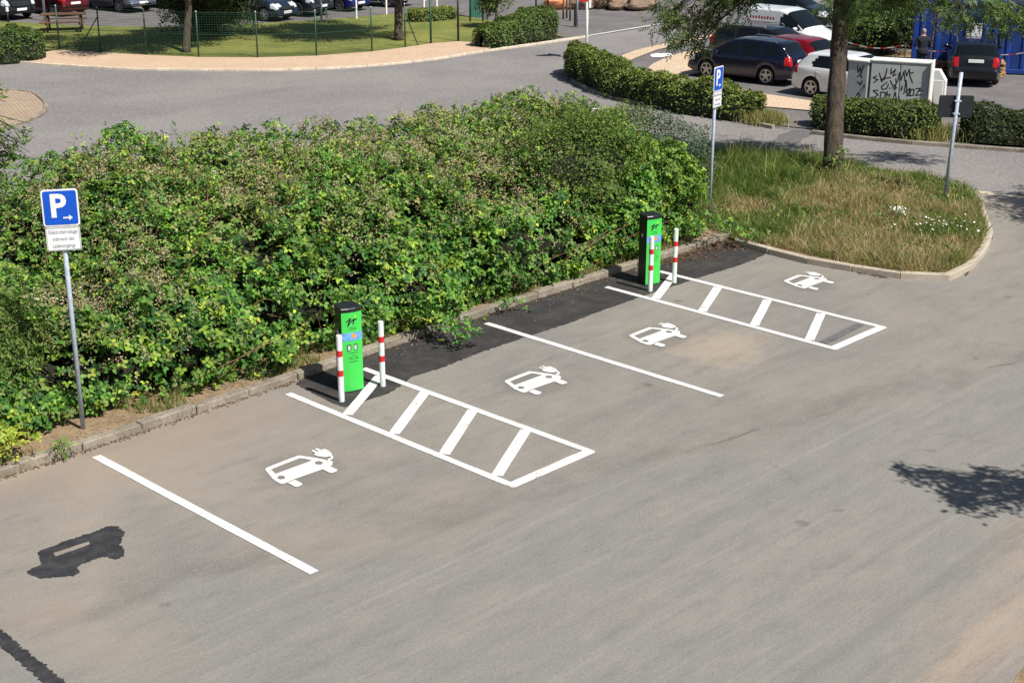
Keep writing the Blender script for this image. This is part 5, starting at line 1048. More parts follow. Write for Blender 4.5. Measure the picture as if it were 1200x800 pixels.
    # wheels
    for c in wx:
        for sy in (-1, 1):
            y0 = sy*(Wh*0.955-0.10); b = MB(); b.lathe([(wr*0.66, -0.09), (wr*0.93, -0.10), (wr, -0.075), (wr, 0.075), (wr*0.93, 0.10), (wr*0.66, 0.09)], 22, 'y'); wo = b.build('wheel', 'tyre', root, True); wo.location = (c, y0, wr)
            b = MB(); b.lathe([(wr*0.72, -0.02), (wr*0.72, 0.02)], 22, 'y'); b.lathe([(wr*0.14, 0.0), (wr*0.12, sy*0.103)], 10, 'y', m=1)
            nspk = spec.get('spokes', 5); rim = wr*0.72
            for q in range(nspk):
                a = 2*math.pi*q/nspk+0.3; ca, sa = math.cos(a), math.sin(a); wd = 0.042
                b.add([(ca*r_-sa*w_, sy*yy, sa*r_+ca*w_) for r_, w_, yy in ((0.03, -wd, 0.100), (0.03, wd, 0.100), (rim, wd*0.75, 0.098), (rim, -wd*0.75, 0.098))], [(0, 1, 2, 3)], 1)
            ringv = []; n_ = 22
            for q in range(n_): a = 2*math.pi*q/n_; ringv += [(math.cos(a)*rim*0.9, sy*0.098, math.sin(a)*rim*0.9), (math.cos(a)*rim*1.04, sy*0.100, math.sin(a)*rim*1.02)]
            b.add(ringv, [(2*q, 2*q+1, (2*q+3) % (2*n_), (2*q+2) % (2*n_)) for q in range(n_)], 1)
            b.build('rim', ['underbody', 'rim'], wo)
    for sy in (-1, 1):
        mx = spec['mirror']; b = MB(); b.box((mx[0], sy*(Wh*0.97+0.07), mx[1]), (0.12, 0.20, 0.13), sy*0.2, 0.03); b.build('mirror', paint_, root, True)
        for hx in spec['handles']: b = MB(); b.box((hx[0], sy*(Wh*0.985), hx[1]), (0.17, 0.03, 0.025), 0, 0.006); b.build('door_handle', paint_, root)
        for dx0 in spec['seams']: b = MB(); b.box((dx0, sy*Wh*0.993, 0.62), (0.012, 0.006, 0.55)); b.build('door_seam', 'underbody', root)
    for sx, zp_ in ((-1, spec['platez'][0]), (1, spec['platez'][1])):
        b = MB(); b.box((sx*(Lh+0.004), 0, zp_), (0.018, 0.52, 0.115), 0, 0.003); b.build('number_plate', 'sign_white', root)
    if spec.get('grille'): b = MB(); g = spec['grille']; b.box((Lh-0.01, 0, g[0]), (0.04, g[1], g[2]), 0, 0.01); b.build('grille', 'car_trim', root)
    if spec.get('rails'):
        for sy in (-1, 1):
            b = MB(); pts = [(x, sy*Wh*0.72, z) for x, z in spec['rails']]; b.tube(pts, 0.018, 6); b.build('roof_rail', 'rim' if spec['rails'] and not spec.get('dark_rails') else 'car_trim', root)
    return root
ESTATE = dict(L=4.26, W=1.66, zb=0.2, top=[(-2.13, 0.55), (-2.10, 0.80), (-2.04, 1.0), (-1.93, 1.12), (-1.70, 1.40), (-1.5, 1.455), (-0.9, 1.485), (-0.2, 1.495), (0.25, 1.46), (0.5, 1.36), (1.16, 0.99), (1.3, 0.95), (1.75, 0.87), (1.98, 0.74), (2.09, 0.58), (2.13, 0.42)], belt=[(-2.13, 0.9), (-1.0, 0.94), (1.2, 0.92), (2.13, 0.7)],
    win=[[(1.02, 0.95), (0.48, 1.36), (-0.05, 1.42), (-0.05, 0.95)], [(-0.13, 0.95), (-0.13, 1.42), (-0.88, 1.40), (-0.98, 0.96)], [(-1.07, 0.97), (-0.98, 1.39), (-1.5, 1.37), (-1.78, 1.06)]], ws=(0.42, 1.14), rw=(-1.95, -1.66), lamps=dict(headlight=(1.78, 2.06, 0.58, 0.82, 0.5), tail_light=(-2.13, -1.86, 0.72, 1.0, 0.6)), wheels=(-1.2, 1.25), wr=0.31, mirror=(0.78, 0.98), handles=[(-0.05, 0.80), (-0.95, 0.82)], seams=[-0.09, 0.95, -1.0], platez=(0.82, 0.42), grille=(0.62, 0.9, 0.14), rails=[(0.1, 1.46), (0.0, 1.52), (-1.4, 1.50), (-1.5, 1.45)])
HATCH = dict(L=4.0, W=1.68, zb=0.2, top=[(-2.0, 0.5), (-1.97, 0.82), (-1.9, 1.0), (-1.78, 1.12), (-1.5, 1.40), (-1.25, 1.455), (-0.6, 1.48), (0.0, 1.47), (0.3, 1.41), (1.0, 1.0), (1.15, 0.96), (1.62, 0.87), (1.87, 0.72), (1.98, 0.55), (2.0, 0.4)], belt=[(-2.0, 0.95), (-1.0, 0.96), (1.1, 0.93), (2.0, 0.7)],
    win=[[(0.86, 0.97), (0.32, 1.36), (-0.15, 1.41), (-0.15, 0.97)], [(-0.23, 0.97), (-0.23, 1.41), (-0.95, 1.38), (-1.28, 1.10), (-1.05, 0.98)]], ws=(0.26, 0.98), rw=(-1.82, -1.46), lamps=dict(headlight=(1.62, 1.95, 0.58, 0.82, 0.5), tail_light=(-2.0, -1.74, 0.74, 1.04, 0.62)), wheels=(-1.18, 1.22), wr=0.31, mirror=(0.62, 1.0), handles=[(-0.1, 0.82), (-0.95, 0.84)], seams=[-0.19, 0.8, -1.0], platez=(0.62, 0.42), grille=(0.6, 0.9, 0.12))
SUV = dict(L=4.5, W=1.84, zb=0.26, top=[(-2.25, 0.6), (-2.2, 0.95), (-2.12, 1.12), (-1.95, 1.3), (-1.75, 1.52), (-1.5, 1.6), (-0.7, 1.65), (0.0, 1.64), (0.35, 1.57), (1.05, 1.16), (1.2, 1.12), (1.85, 1.02), (2.1, 0.88), (2.21, 0.68), (2.25, 0.45)], belt=[(-2.25, 1.02), (-1.0, 1.06), (1.2, 1.06), (2.25, 0.8)], cladz=0.42,
    win=[[(0.92, 1.09), (0.35, 1.5), (-0.15, 1.56), (-0.15, 1.08)], [(-0.23, 1.08), (-0.23, 1.56), (-0.98, 1.53), (-1.05, 1.09)], [(-1.12, 1.1), (-1.05, 1.52), (-1.5, 1.48), (-1.75, 1.2)]], ws=(0.3, 1.03), rw=(-2.1, -1.72), lamps=dict(headlight=(1.86, 2.2, 0.72, 0.95, 0.55), tail_light=(-2.25, -1.98, 0.8, 1.08, 0.55)), wheels=(-1.32, 1.35), wr=0.35, mirror=(0.68, 1.12), handles=[(-0.05, 0.94), (-1.0, 0.95)], seams=[-0.19, 0.85, -1.1], platez=(0.78, 0.5), grille=(0.75, 1.0, 0.2), rails=[(0.1, 1.62), (0.0, 1.69), (-1.4, 1.66), (-1.5, 1.6)], dark_rails=True)
WAGON = dict(L=4.75, W=1.83, zb=0.2, top=[(-2.37, 0.55), (-2.34, 0.85), (-2.27, 1.02), (-2.15, 1.12), (-1.88, 1.38), (-1.65, 1.44), (-0.9, 1.48), (-0.1, 1.48), (0.35, 1.42), (1.2, 1.0), (1.35, 0.96), (2.0, 0.86), (2.22, 0.72), (2.33, 0.55), (2.37, 0.4)], belt=[(-2.37, 0.94), (-1.0, 0.95), (1.3, 0.93), (2.37, 0.7)],
    win=[[(1.08, 0.96), (0.45, 1.36), (-0.1, 1.41), (-0.1, 0.96)], [(-0.18, 0.96), (-0.18, 1.41), (-1.0, 1.39), (-1.1, 0.97)], [(-1.18, 0.98), (-1.1, 1.38), (-1.6, 1.35), (-1.95, 1.06)]], ws=(0.36, 1.18), rw=(-2.2, -1.84), lamps=dict(headlight=(2.0, 2.33, 0.58, 0.8, 0.5), tail_light=(-2.37, -2.1, 0.78, 1.0, 0.5)), wheels=(-1.35, 1.42), wr=0.33, mirror=(0.78, 1.0), handles=[(-0.05, 0.82), (-1.05, 0.84)], seams=[-0.14, 0.98, -1.15], platez=(0.9, 0.42), grille=(0.6, 1.0, 0.16), rails=[(0.15, 1.44), (0.05, 1.51), (-1.5, 1.49), (-1.62, 1.43)])
VAN = dict(L=4.4, W=1.8, zb=0.22, tumble=0.55, cat='van', top=[(-2.2, 0.5), (-2.19, 1.3), (-2.16, 1.66), (-2.05, 1.78), (-1.5, 1.83), (0.3, 1.83), (0.7, 1.74), (1.42, 1.18), (1.55, 1.1), (1.98, 0.98), (2.14, 0.8), (2.2, 0.42)], belt=[(-2.2, 1.05), (1.4, 1.05), (2.2, 0.8)],
    win=[[(1.35, 1.09), (0.78, 1.6), (0.32, 1.62), (0.32, 1.08)]], ws=(0.64, 1.38), rw=(-3, -2.9), lamps=dict(headlight=(1.85, 2.16, 0.7, 0.95, 0.5), tail_light=(-2.2, -2.1, 0.75, 1.1, 0.8)), wheels=(-1.3, 1.4), wr=0.32, mirror=(1.1, 1.15), handles=[(0.42, 0.92)], seams=[0.25, 1.2], platez=(0.62, 0.42), grille=(0.66, 1.0, 0.14))
CG = 'cars parked by the container yard'; CL = 'cars parked behind the lawn'
car('parked_car', 'dark navy estate car with roof rails parked behind the long curving hedge', (34.62, 13.48), R(95), 'paint_navy', ESTATE, CG)
car('parked_car', 'white hatchback parked next to the graffiti-covered cabinets, partly behind the tree trunk', (33.8, 8.55), R(-88), 'paint_white', HATCH, CG)
car('parked_car', 'red hatchback parked directly behind the navy estate car', (36.5, 13.3), R(94), 'paint_red', HATCH, CG).scale.z = 0.95
car('parked_car', 'dark grey car parked nose away behind the red hatchback, in front of the white van', (38.4, 15.1), R(-86), 'paint_charcoal', WAGON, CG).scale.z = 0.95
vn = car('parked_van', 'white panel van with red lettering parked behind the dark cars', (40.7, 16.2), R(-86), 'paint_white', VAN, CG)
plain('print_red', S(206, 60, 54), 0.5)
mm = MB(); zz = 1.42
for k in range(9): mm.add([(-1.0+k*0.13, 0, zz), (-0.92+k*0.13, 0, zz), (-0.92+k*0.13, 0, zz+0.10+0.04*(k % 3 == 0)), (-1.0+k*0.13, 0, zz+0.10)], [(0, 1, 2, 3)])
for k in range(11): mm.add([(-0.9+k*0.08, 0, 1.28), (-0.85+k*0.08, 0, 1.28), (-0.85+k*0.08, 0, 1.33), (-0.9+k*0.08, 0, 1.33)], [(0, 1, 2, 3)])
o = mm.build('red_lettering', 'print_red', vn); o.location.y = -0.878
car('parked_car', 'black estate car with roof rails and red tail lights parked alone before the blue container', (40.7, 7.9), R(30), 'paint_black', WAGON, CG)
car('parked_car', 'dark blue car parked behind the white van', (46.5, 13.6), R(-86), 'paint_slate', HATCH, CG)
car('parked_car', 'dark car parked farthest back behind the white van and the tree', (49.4, 13.0), R(-86), 'paint_navy', WAGON, CG)
car('parked_car', 'dark car on the side road behind the white van, half hidden by leaves', (48.5, 21.0), R(-80), 'paint_charcoal', HATCH, CG)
car('parked_car', 'dark SUV parked beside the silver-roofed row behind the picnic table hedge', (24.6, 50.0), R(-86), 'paint_charcoal', SUV, CL)
car('parked_car', 'dark red hatchback reversed in behind the picnic table', (27.3, 49.4), R(92), 'paint_darkred', HATCH, CL)
car('parked_car', 'silver-blue SUV parked nose out beside the dark blue SUV behind the lawn', (30.3, 48.6), R(-86), 'paint_silver', SUV, CL)
car('parked_car', 'dark blue SUV parked nose out beside the evergreen bush', (32.7, 48.4), R(-86), 'paint_blue', SUV, CL)
car('parked_car', 'slate blue hatchback parked nose out just right of the evergreen bush', (33.0, 40.7), R(-80), 'paint_slate', HATCH, CL)
car('parked_car', 'dark grey SUV parked nose out between the slate hatchback and a blue car', (35.3, 41.2), R(-80), 'paint_grey', SUV, CL)
car('parked_car', 'dark blue hatchback parked nose out beside the white car behind the lawn', (38.0, 41.3), R(-80), 'paint_blue', HATCH, CL)
car('parked_car', 'white SUV parked at the end of the row behind the lawn', (40.6, 41.2), R(-70), 'paint_white', SUV, CL)

# =================================================================== FENCE AND FURNITURE BEHIND
fr_ = empty('mesh_fence', (FENCE[4][0], FENCE[4][1], 0.05)); tag(fr_, 'green wire mesh fence with slim posts between the far pavement and the lawn', 'fence'); fo = fr_.location
FH = 1.75; fpts = [Vector((p[0], p[1], 0.0))-Vector((fo.x, fo.y, 0)) for p in FENCE]
for i, p in enumerate(fpts[:8]):
    MB().tube([(p.x, p.y, -0.05), (p.x, p.y, FH)], 0.032, 8).build('post', 'fence_green', fr_, True)
    MB().tube([(p.x, p.y, FH), (p.x, p.y, FH+0.03)], [0.036, 0.02], 8).build('post_cap', 'galvanised', fr_)
a, b = fpts[1], fpts[0]; MB().tube([(a.x, a.y, 1.4), ((a.x*0.45+b.x*0.55), (a.y*0.45+b.y*0.55), 0)], 0.025, 6).build('brace', 'fence_green', fr_)
a, b = fpts[6], fpts[7]; a, b = fpts[7], fpts[6]
wires = MB(); mesh_ = MB()
for i in range(6):
    a, b = fpts[i], fpts[i+1]
    for z in (FH-0.03, 0.88, 0.08): wires.tube([(a.x, a.y, z), (b.x, b.y, z)], 0.011, 4, caps=False)
    nseg = int((b-a).length/0.10)
    for k in range(1, nseg): q = a.lerp(b, k/nseg); mesh_.tube([(q.x, q.y, 0.05), (q.x, q.y, FH-0.03)], 0.0035, 3, caps=False)
    for k in range(1, 17): z = 0.05+k*0.1; mesh_.tube([(a.x, a.y, z), (b.x, b.y, z)], 0.0035, 3, caps=False)
wires.build('tension_wires', 'fence_green', fr_); o = mesh_.build('wire_mesh', 'fence_green', fr_); o['kind'] = 'stuff'
for (px, py, h, lab, mt) in [(505, 52.5, 1.9, 'slim green gate post beside the white notice board', 'fence_green'), (537, 50, 2.05, 'black gate post at the end of the far pavement', 'fence_dark')]:
    p = G(px, py); r_ = empty('gate_post', (p.x, p.y, 0.05)); tag(r_, lab, 'post'); MB().tube([(0, 0, -0.05), (0, 0, h)], 0.045, 8).build('post', mt, r_, True); MB().tube([(0, 0, h), (0, 0, h+0.04)], [0.05, 0.03], 8).build('post_cap', mt, r_)
p = G(490, 55); q = G(475, 57); r_ = empty('fence_brace', (p.x, p.y, 0.05)); tag(r_, 'slanting green brace leaning on the last mesh fence post', 'brace'); MB().tube([(0, 0, 0), (q.x-p.x, q.y-p.y, 1.45)], 0.025, 6).build('strut', 'fence_green', r_)
# chain link panel fence further right
for i, px in enumerate((551, 566, 628, 642)):
    p = G(px, 27 if i < 2 else 21); r_ = empty('fence_panel_post' , (p.x, p.y, 0.0)); tag(r_, ['dark green post on the near side of the green screen panel', 'dark green post on the far side of the green screen panel', 'thin dark post rising behind the side road hedge, nearer the small tree', 'thin dark post rising behind the side road hedge, nearer the orange boulder'][i], 'post'); MB().tube([(0, 0, -0.05), (0, 0, 2.2)], 0.04, 8).build('post', 'fence_green' if i < 2 else 'fence_dark', r_, True); MB().tube([(0, 0, 2.2), (0, 0, 2.24)], [0.045, 0.02], 8).build('post_cap', 'fence_dark', r_)
p = G(551, 22); q = G(566, 22); r_ = empty('screen_panel', (p.x, p.y, 0)); tag(r_, 'green privacy screen panel behind the lawn', 'fence'); dd_ = Vector((q.x-p.x, q.y-p.y, 0)); ln_ = dd_.length; r_.rotation_euler.z = math.atan2(dd_.y, dd_.x)
for k in range(6): b = MB(); b.box((ln_*(k+0.5)/6, 0, 1.05), (ln_/6-0.015, 0.03, 2.0), 0, 0.004); b.build('board', 'panel_green', r_)
# white notice board on two legs
p = G(497, 19); q = G(512, 17); r_ = empty('notice_board', (p.x, p.y, 0)); tag(r_, 'white two-legged notice board with a blue stripe standing in the low trimmed hedge', 'sign'); dd_ = q-p; r_.rotation_euler.z = math.atan2(dd_.y, dd_.x); ln_ = dd_.length
for x in (0, ln_): MB().box((x, 0, 0.75), (0.09, 0.06, 1.6), 0, 0.01).build('leg', 'sign_white', r_)
MB().box((ln_/2, -0.02, 1.1), (ln_-0.1, 0.03, 0.8), 0, 0.006).build('panel', 'sign_white', r_); MB().box((ln_/2, -0.045, 0.98), (ln_-0.14, 0.012, 0.18), 0, 0.003).build('blue_stripe', 'board_blue', r_); MB().box((ln_/2, -0.045, 0.72), (ln_-0.2, 0.012, 0.06), 0, 0.003).build('print_line', 'print_grey', r_)
for i, (px, py, h) in enumerate([(418, 24, 1.6), (453, 18, 1.6)]):
    p = G(px, py); r_ = empty('marker_post', (p.x, p.y, 0)); tag(r_, ['white marker post on the lawn edge before the white SUV', 'white marker post between the white SUV and the notice board'][i], 'post', 'white marker posts on the lawn edge'); MB().box((0, 0, h/2), (0.09, 0.05, h), 0, 0.012).build('post', 'sign_white', r_); MB().box((0, 0, h+0.012), (0.1, 0.06, 0.025), 0, 0.006).build('post_cap', 'sign_white', r_)
p = G(377, 29); r_ = empty('marker_post', (p.x, p.y, 0)); tag(r_, 'grey metal post on the lawn edge before the dark grey SUV', 'post'); MB().tube([(0, 0, 0), (0, 0, 2.4)], 0.05, 8).build('post', 'galvanised', r_, True); MB().box((0.3, 0, 0.35), (0.08, 0.05, 0.7), 0, 0.01).build('marker', 'cabinet_grey', r_)
p = G(53, 25); r_ = empty('lamp_post', (p.x, p.y, 0)); tag(r_, 'light grey lamp post by the picnic table', 'lamp post'); MB().tube([(0, 0, 0), (0, 0, 4.5)], [0.06, 0.045], 10).build('pole', 'galvanised', r_, True); MB().tube([(0, 0, 4.5), (0, 0, 4.62), (0, 0, 4.85)], [0.05, 0.16, 0.12], 12).build('lamp_head', 'sign_white', r_, True)
p = G(10, 28); r_ = empty('garden_light', (p.x, p.y, 0)); tag(r_, 'short dark garden light with pale top at the lawn behind the broad hedge', 'lamp'); MB().tube([(0, 0, 0), (0, 0, 0.55)], 0.04, 8).build('post', 'fence_dark', r_, True); MB().tube([(0, 0, 0.55), (0, 0, 0.75)], [0.07, 0.07], 10).build('lamp_head', 'sign_white', r_)
# picnic table
p = G(76, 38); r_ = empty('picnic_table', (p.x, p.y, 0.06), R(-35)); tag(r_, 'weathered brown wooden picnic table with benches on the lawn', 'picnic table')
for k in range(5): MB().box((0, -0.32+0.16*k, 0.74), (1.9, 0.145, 0.04), 0, 0.006).build('table_board', 'wood', r_)
for sy in (-1, 1):
    for k in range(2): MB().box((0, sy*(0.66+0.15*k), 0.45), (1.9, 0.135, 0.04), 0, 0.006).build('seat_board', 'wood', r_)
for sx in (-0.7, 0.7):
    MB().box((sx, 0, 0.40), (0.05, 1.6, 0.09), 0, 0.005).build('crossbeam', 'wood', r_); MB().box((sx, 0, 0.69), (0.05, 0.75, 0.06)).build('crossbeam', 'wood', r_)
    for sy in (-1, 1): MB().tube([(sx+0.03, sy*0.52, 0.0), (sx+0.03, sy*0.2, 0.72)], 0.045, 6).build('leg', 'wood', r_)
# boulders along the side road
def boulder(px, py, r, mt, label):
    p = G(px, py); rt = empty('boulder', (p.x, p.y, 0)); tag(rt, label, 'boulder', 'boulders lining the side road')
    bm = bmesh.new(); bmesh.ops.create_icosphere(bm, subdivisions=3, radius=1)
    for v in bm.verts:
        q = np.array([[v.co.x+px, v.co.y+py, v.co.z]]); k = 1+(float(vnoise(q, 1.3, 5)[0])-0.5)*0.6+(float(vnoise(q, 3.1, 6)[0])-0.5)*0.2; v.co = Vector((v.co.x*r*k*1.25, v.co.y*r*k, max(-0.05, r*0.55+v.co.z*r*0.7*k)))
    me = bpy.data.meshes.new('stone'); bm.to_mesh(me); bm.free(); link('stone', me, mt, rt, False)
boulder(652, 10, 0.55, 'boulder_orange', 'orange boulder beside the side road, behind the leafy hedge')
boulder(682, 10, 0.55, 'boulder_brown', 'brown boulder next to the orange one'); boulder(704, 9, 0.5, 'boulder_brown', 'brown boulder just right of the red and white road sign'); boulder(725, 11, 0.5, 'boulder_brown', 'brown boulder in front of the low clipped bush'); boulder(747, 11.5, 0.52, 'boulder_brown', 'brown boulder in front of the small yellowish bush'); boulder(760, 11, 0.4, 'boulder_brown', 'small brown boulder at the end of the boulder row')
for i, (px, py) in enumerate([(660, 22), (664, 21), (668, 24)]):
    p = G(px, py); r_ = empty('wooden_stake', (p.x, p.y, 0)); tag(r_, ['brown wooden stake nearest the orange boulder', 'brown wooden stake in the middle of the three by the orange boulder', 'brown wooden stake nearest the grey signpost'][i], 'stake', 'three stakes by the orange boulder'); MB().tube([(0, 0, -0.05), (0, 0, 1.7)], [0.045, 0.04], 8).build('post', 'stake', r_, True); MB().tube([(0, 0, 1.7), (0, 0, 1.74)], [0.04, 0.015], 8).build('tip', 'stake', r_)
p = G(676, 31); r_ = empty('signpost', (p.x, p.y, 0)); tag(r_, 'plain grey signpost with a dark marker beside the end of the leafy hedge', 'post'); MB().tube([(0, 0, -0.05), (0, 0, 3.0)], 0.05, 8).build('pole', 'galvanised', r_, True); MB().box((-0.14, 0, 0.5), (0.1, 0.08, 1.0), 0, 0.02).build('marker', 'fence_dark', r_)
# road furniture half hidden in the brambles: galvanised pole peeping above
p = Vector((15.6, 4.6, 0.08)); r_ = empty('hedge_railing', tuple(p)); tag(r_, 'white rail and grey post peeping out of the top of the bramble hedge', 'railing')

MB().tube([(0.55, 0, 0), (0.55, 0, 2.25)], 0.035, 8).build('post', 'galvanised', r_, True); MB().tube([(-0.55, 0.3, 0), (-0.55, 0.3, 2.25)], 0.035, 8).build('post', 'galvanised', r_, True); MB().box((0, 0.15, 2.28), (1.25, 0.05, 0.06), R(-15), 0.01).build('rail', 'sign_white', r_)

# =================================================================== CABINETS, CONTAINERS, PERSON
def cabinet(a, b, h, depth_, mt, label, seam=True):
    a, b = Vector(a), Vector(b); d = b-a; r_ = empty('utility_cabinet', (a.x, a.y, 0), math.atan2(d.y, d.x)); tag(r_, label, 'utility cabinet', 'utility cabinets by the hedge'); Lc = d.length
    MB().box((Lc/2, depth_/2, 0.08), (Lc-0.02, depth_-0.04, 0.2)).build('plinth', 'concrete_smooth', r_)
    bd = MB(); bd.box((Lc/2, depth_/2, 0.18+(h-0.22)/2), (Lc, depth_, h-0.22), 0, 0.012); bd.build('housing', mt, r_)
    MB().box((Lc/2, depth_/2, h-0.01), (Lc+0.06, depth_+0.08, 0.07), 0, 0.02).build('roof', 'cabinet_white', r_)
    nd = 2 if Lc > 1.0 else 1
    for k in range(nd):
        x0 = Lc*(k+0.5)/nd; dr = MB(); dr.box((x0, -0.006, 0.18+(h-0.26)/2), (Lc/nd-0.05, 0.02, h-0.34), 0, 0.006); dd = dr.build('door', mt, r_)
        MB().box((x0+(Lc/nd/2-0.1)*(1 if k == 0 else -1), -0.022, h*0.55), (0.03, 0.02, 0.14), 0, 0.005).build('handle', 'car_trim', dd)
    return r_, Lc
def strokes(r_, segs, w, y=-0.0185):
    m = MB()
    for s in segs:
        for a, b in zip(s, s[1:]):
            d = Vector((b[0]-a[0], b[1]-a[1])); n_ = Vector((-d.y, d.x)).normalized()*w/2; e = d.normalized()*w*0.35
            m.add([(a[0]-e.x+n_.x, 0, a[1]-e.y+n_.y), (b[0]+e.x+n_.x, 0, b[1]+e.y+n_.y), (b[0]+e.x-n_.x, 0, b[1]+e.y-n_.y), (a[0]-e.x-n_.x, 0, a[1]-e.y-n_.y)], [(3, 2, 1, 0)])
    o = m.build('graffiti', 'print_black', r_); o.location.y = y; return o
# the big cabinet: graffiti outline points read off the photograph, as fractions of the door front
GA = [[(0.10, .74), (0.03, .70), (0.12, .66), (0.05, .60)], [(0.14, .80), (0.20, .62), (0.26, .76)], [(0.17, .69), (0.25, .67)], [(0.28, .90), (0.25, .70), (0.36, .72)], [(0.30, .62), (0.20, .52), (0.22, .46), (0.30, .48), (0.33, .58)], [(0.36, .92), (0.36, .80), (0.44, .90), (0.40, .76), (0.46, .80)], [(0.36, .66), (0.42, .54), (0.48, .60), (0.46, .70)], [(0.50, .64), (0.52, .84), (0.56, .68), (0.60, .86), (0.64, .66)], [(0.62, .90), (0.66, .78), (0.70, .92), (0.72, .78), (0.78, .64)], [(0.72, .84), (0.78, .86)],
      [(0.14, .44), (0.05, .42), (0.15, .34), (0.06, .26), (0.16, .24)], [(0.20, .40), (0.19, .26), (0.28, .28), (0.29, .40), (0.20, .40)], [(0.32, .42), (0.31, .18), (0.38, .36), (0.31, .36)], [(0.42, .16), (0.47, .42), (0.52, .20)], [(0.43, .28), (0.54, .26)], [(0.54, .34), (0.62, .16)], [(0.64, .46), (0.66, .68), (0.70, .36)], [(0.62, .40), (0.74, .52), (0.72, .36)], [(0.76, .50), (0.75, .36), (0.82, .38), (0.82, .50), (0.76, .50)], [(0.85, .52), (0.94, .54), (0.86, .38), (0.96, .40)], [(0.90, .47), (0.98, .50)], [(0.36, .50), (0.37, .49)], [(0.42, .51), (0.43, .50)], [(0.48, .52), (0.49, .51)]]
ca, cb = G(1016, 137), G(1085, 142)
r_, Lc = cabinet((ca.x, ca.y), (cb.x, cb.y), 1.78, 0.5, 'cabinet_grey', 'large grey utility cabinet covered in black graffiti scrawl')
strokes(r_, [[(0.05+u*(Lc-0.2), 0.22+v*1.45) for u, v in s] for s in GA], 0.035)
e1 = (cb-ca).normalized(); MB().box((Lc+0.03, 0.20, 0.9), (0.05, 0.62, 1.86), 0, 0.01).build('end_panel', 'cabinet_white', r_)
cc = G(990, 134)
r2, L2 = cabinet((cc.x, cc.y), (ca.x-e1.x*0.06, ca.y-e1.y*0.06), 1.72, 0.45, 'cabinet_grey', 'narrow grey utility cabinet with a few black scrawls next to the trunk')
strokes(r2, [[(L2*u, v) for u, v in s] for s in [[(.45, 1.55), (.52, 1.35), (.6, 1.5), (.66, 1.32), (.74, 1.56)], [(.5, 1.22), (.62, 1.3), (.72, 1.2)], [(.52, 1.06), (.64, 1.0), (.74, 1.1), (.66, 0.96)], [(.58, .72), (.52, .62), (.62, .55), (.68, .66), (.58, .72)], [(.6, .5), (.62, .34), (.56, .26)]]], 0.035)
cs = G(1093, 134); r_ = empty('utility_cabinet', (cs.x, cs.y, 0), math.atan2(e1.y, e1.x)); tag(r_, 'slim white concrete cabinet with sloping top at the end of the graffiti cabinets', 'utility cabinet', 'utility cabinets by the hedge')
b = MB(); pr = [(-0.16, 0), (0.30, 0), (0.30, 1.05), (0.08, 1.38), (-0.16, 1.38)]; b.add([(x, 0, z) for x, z in pr]+[(x, 0.4, z) for x, z in pr], [(0, 1, 2, 3, 4), (9, 8, 7, 6, 5)]+[(i, i+5, (i+1) % 5+5, (i+1) % 5) for i in range(5)]); b.build('housing', 'cabinet_white', r_); MB().box((0.06, -0.006, 0.62), (0.34, 0.02, 0.9), 0, 0.005).build('door', 'cabinet_white', r_)
# blue containers
def container(p, rz, L_, label, sign=False):
    r_ = empty('shipping_container', (p[0], p[1], 0), rz); tag(r_, label, 'container', 'blue containers'); H = 2.6; W_ = 2.4
    MB().box((L_/2, W_/2, 0.15+(H-0.2)/2), (L_-0.04, W_-0.08, H-0.26)).build('shell', 'container_dark', r_)
    for k in range(int(L_/0.56)): b = MB(); x = 0.2+k*0.56; b.add([(x, 0.03, 0.16), (x+0.05, 0, 0.16), (x+0.15, 0, 0.16), (x+0.20, 0.03, 0.16), (x, 0.03, H-0.14), (x+0.05, 0, H-0.14), (x+0.15, 0, H-0.14), (x+0.20, 0.03, H-0.14)], [(0, 1, 5, 4), (1, 2, 6, 5), (2, 3, 7, 6)]); b.build('rib', 'container_blue', r_)
    for z in (0.09, H-0.08): MB().box((L_/2, W_/2, z), (L_, W_+0.02, 0.16), 0, 0.015).build('rail', 'container_blue', r_)
    for x in (0.06, L_-0.06):
        for y in (0.05, W_-0.05): MB().box((x, y, H/2), (0.15, 0.15, H-0.02), 0, 0.015).build('corner_post', 'container_blue', r_)
    MB().box((L_/2, W_/2, H-0.03), (L_-0.1, W_-0.1, 0.04)).build('roof', 'container_blue', r_)
    MB().box((-0.0, W_/2, H/2), (0.06, W_-0.2, H-0.3), 0, 0.01).build('end_wall', 'container_blue', r_)
    return r_
c1 = G(1067, 82); c2 = G(1164, 86); dcon = c2-c1; az = math.atan2(dcon.y, dcon.x)
rc = container((c1.x, c1.y), az, dcon.length, 'blue ribbed container carrying a white notice, behind the man')
sx_ = dcon.length*0.72; MB().box((sx_, -0.02, 1.55), (0.55, 0.03, 0.5), 0, 0.006).build('white_notice', 'sign_white', rc)
c3 = c2+dcon.normalized()*0.12; container((c3.x, c3.y), az, 6.0, 'blue ribbed container adjoining the one with the notice')
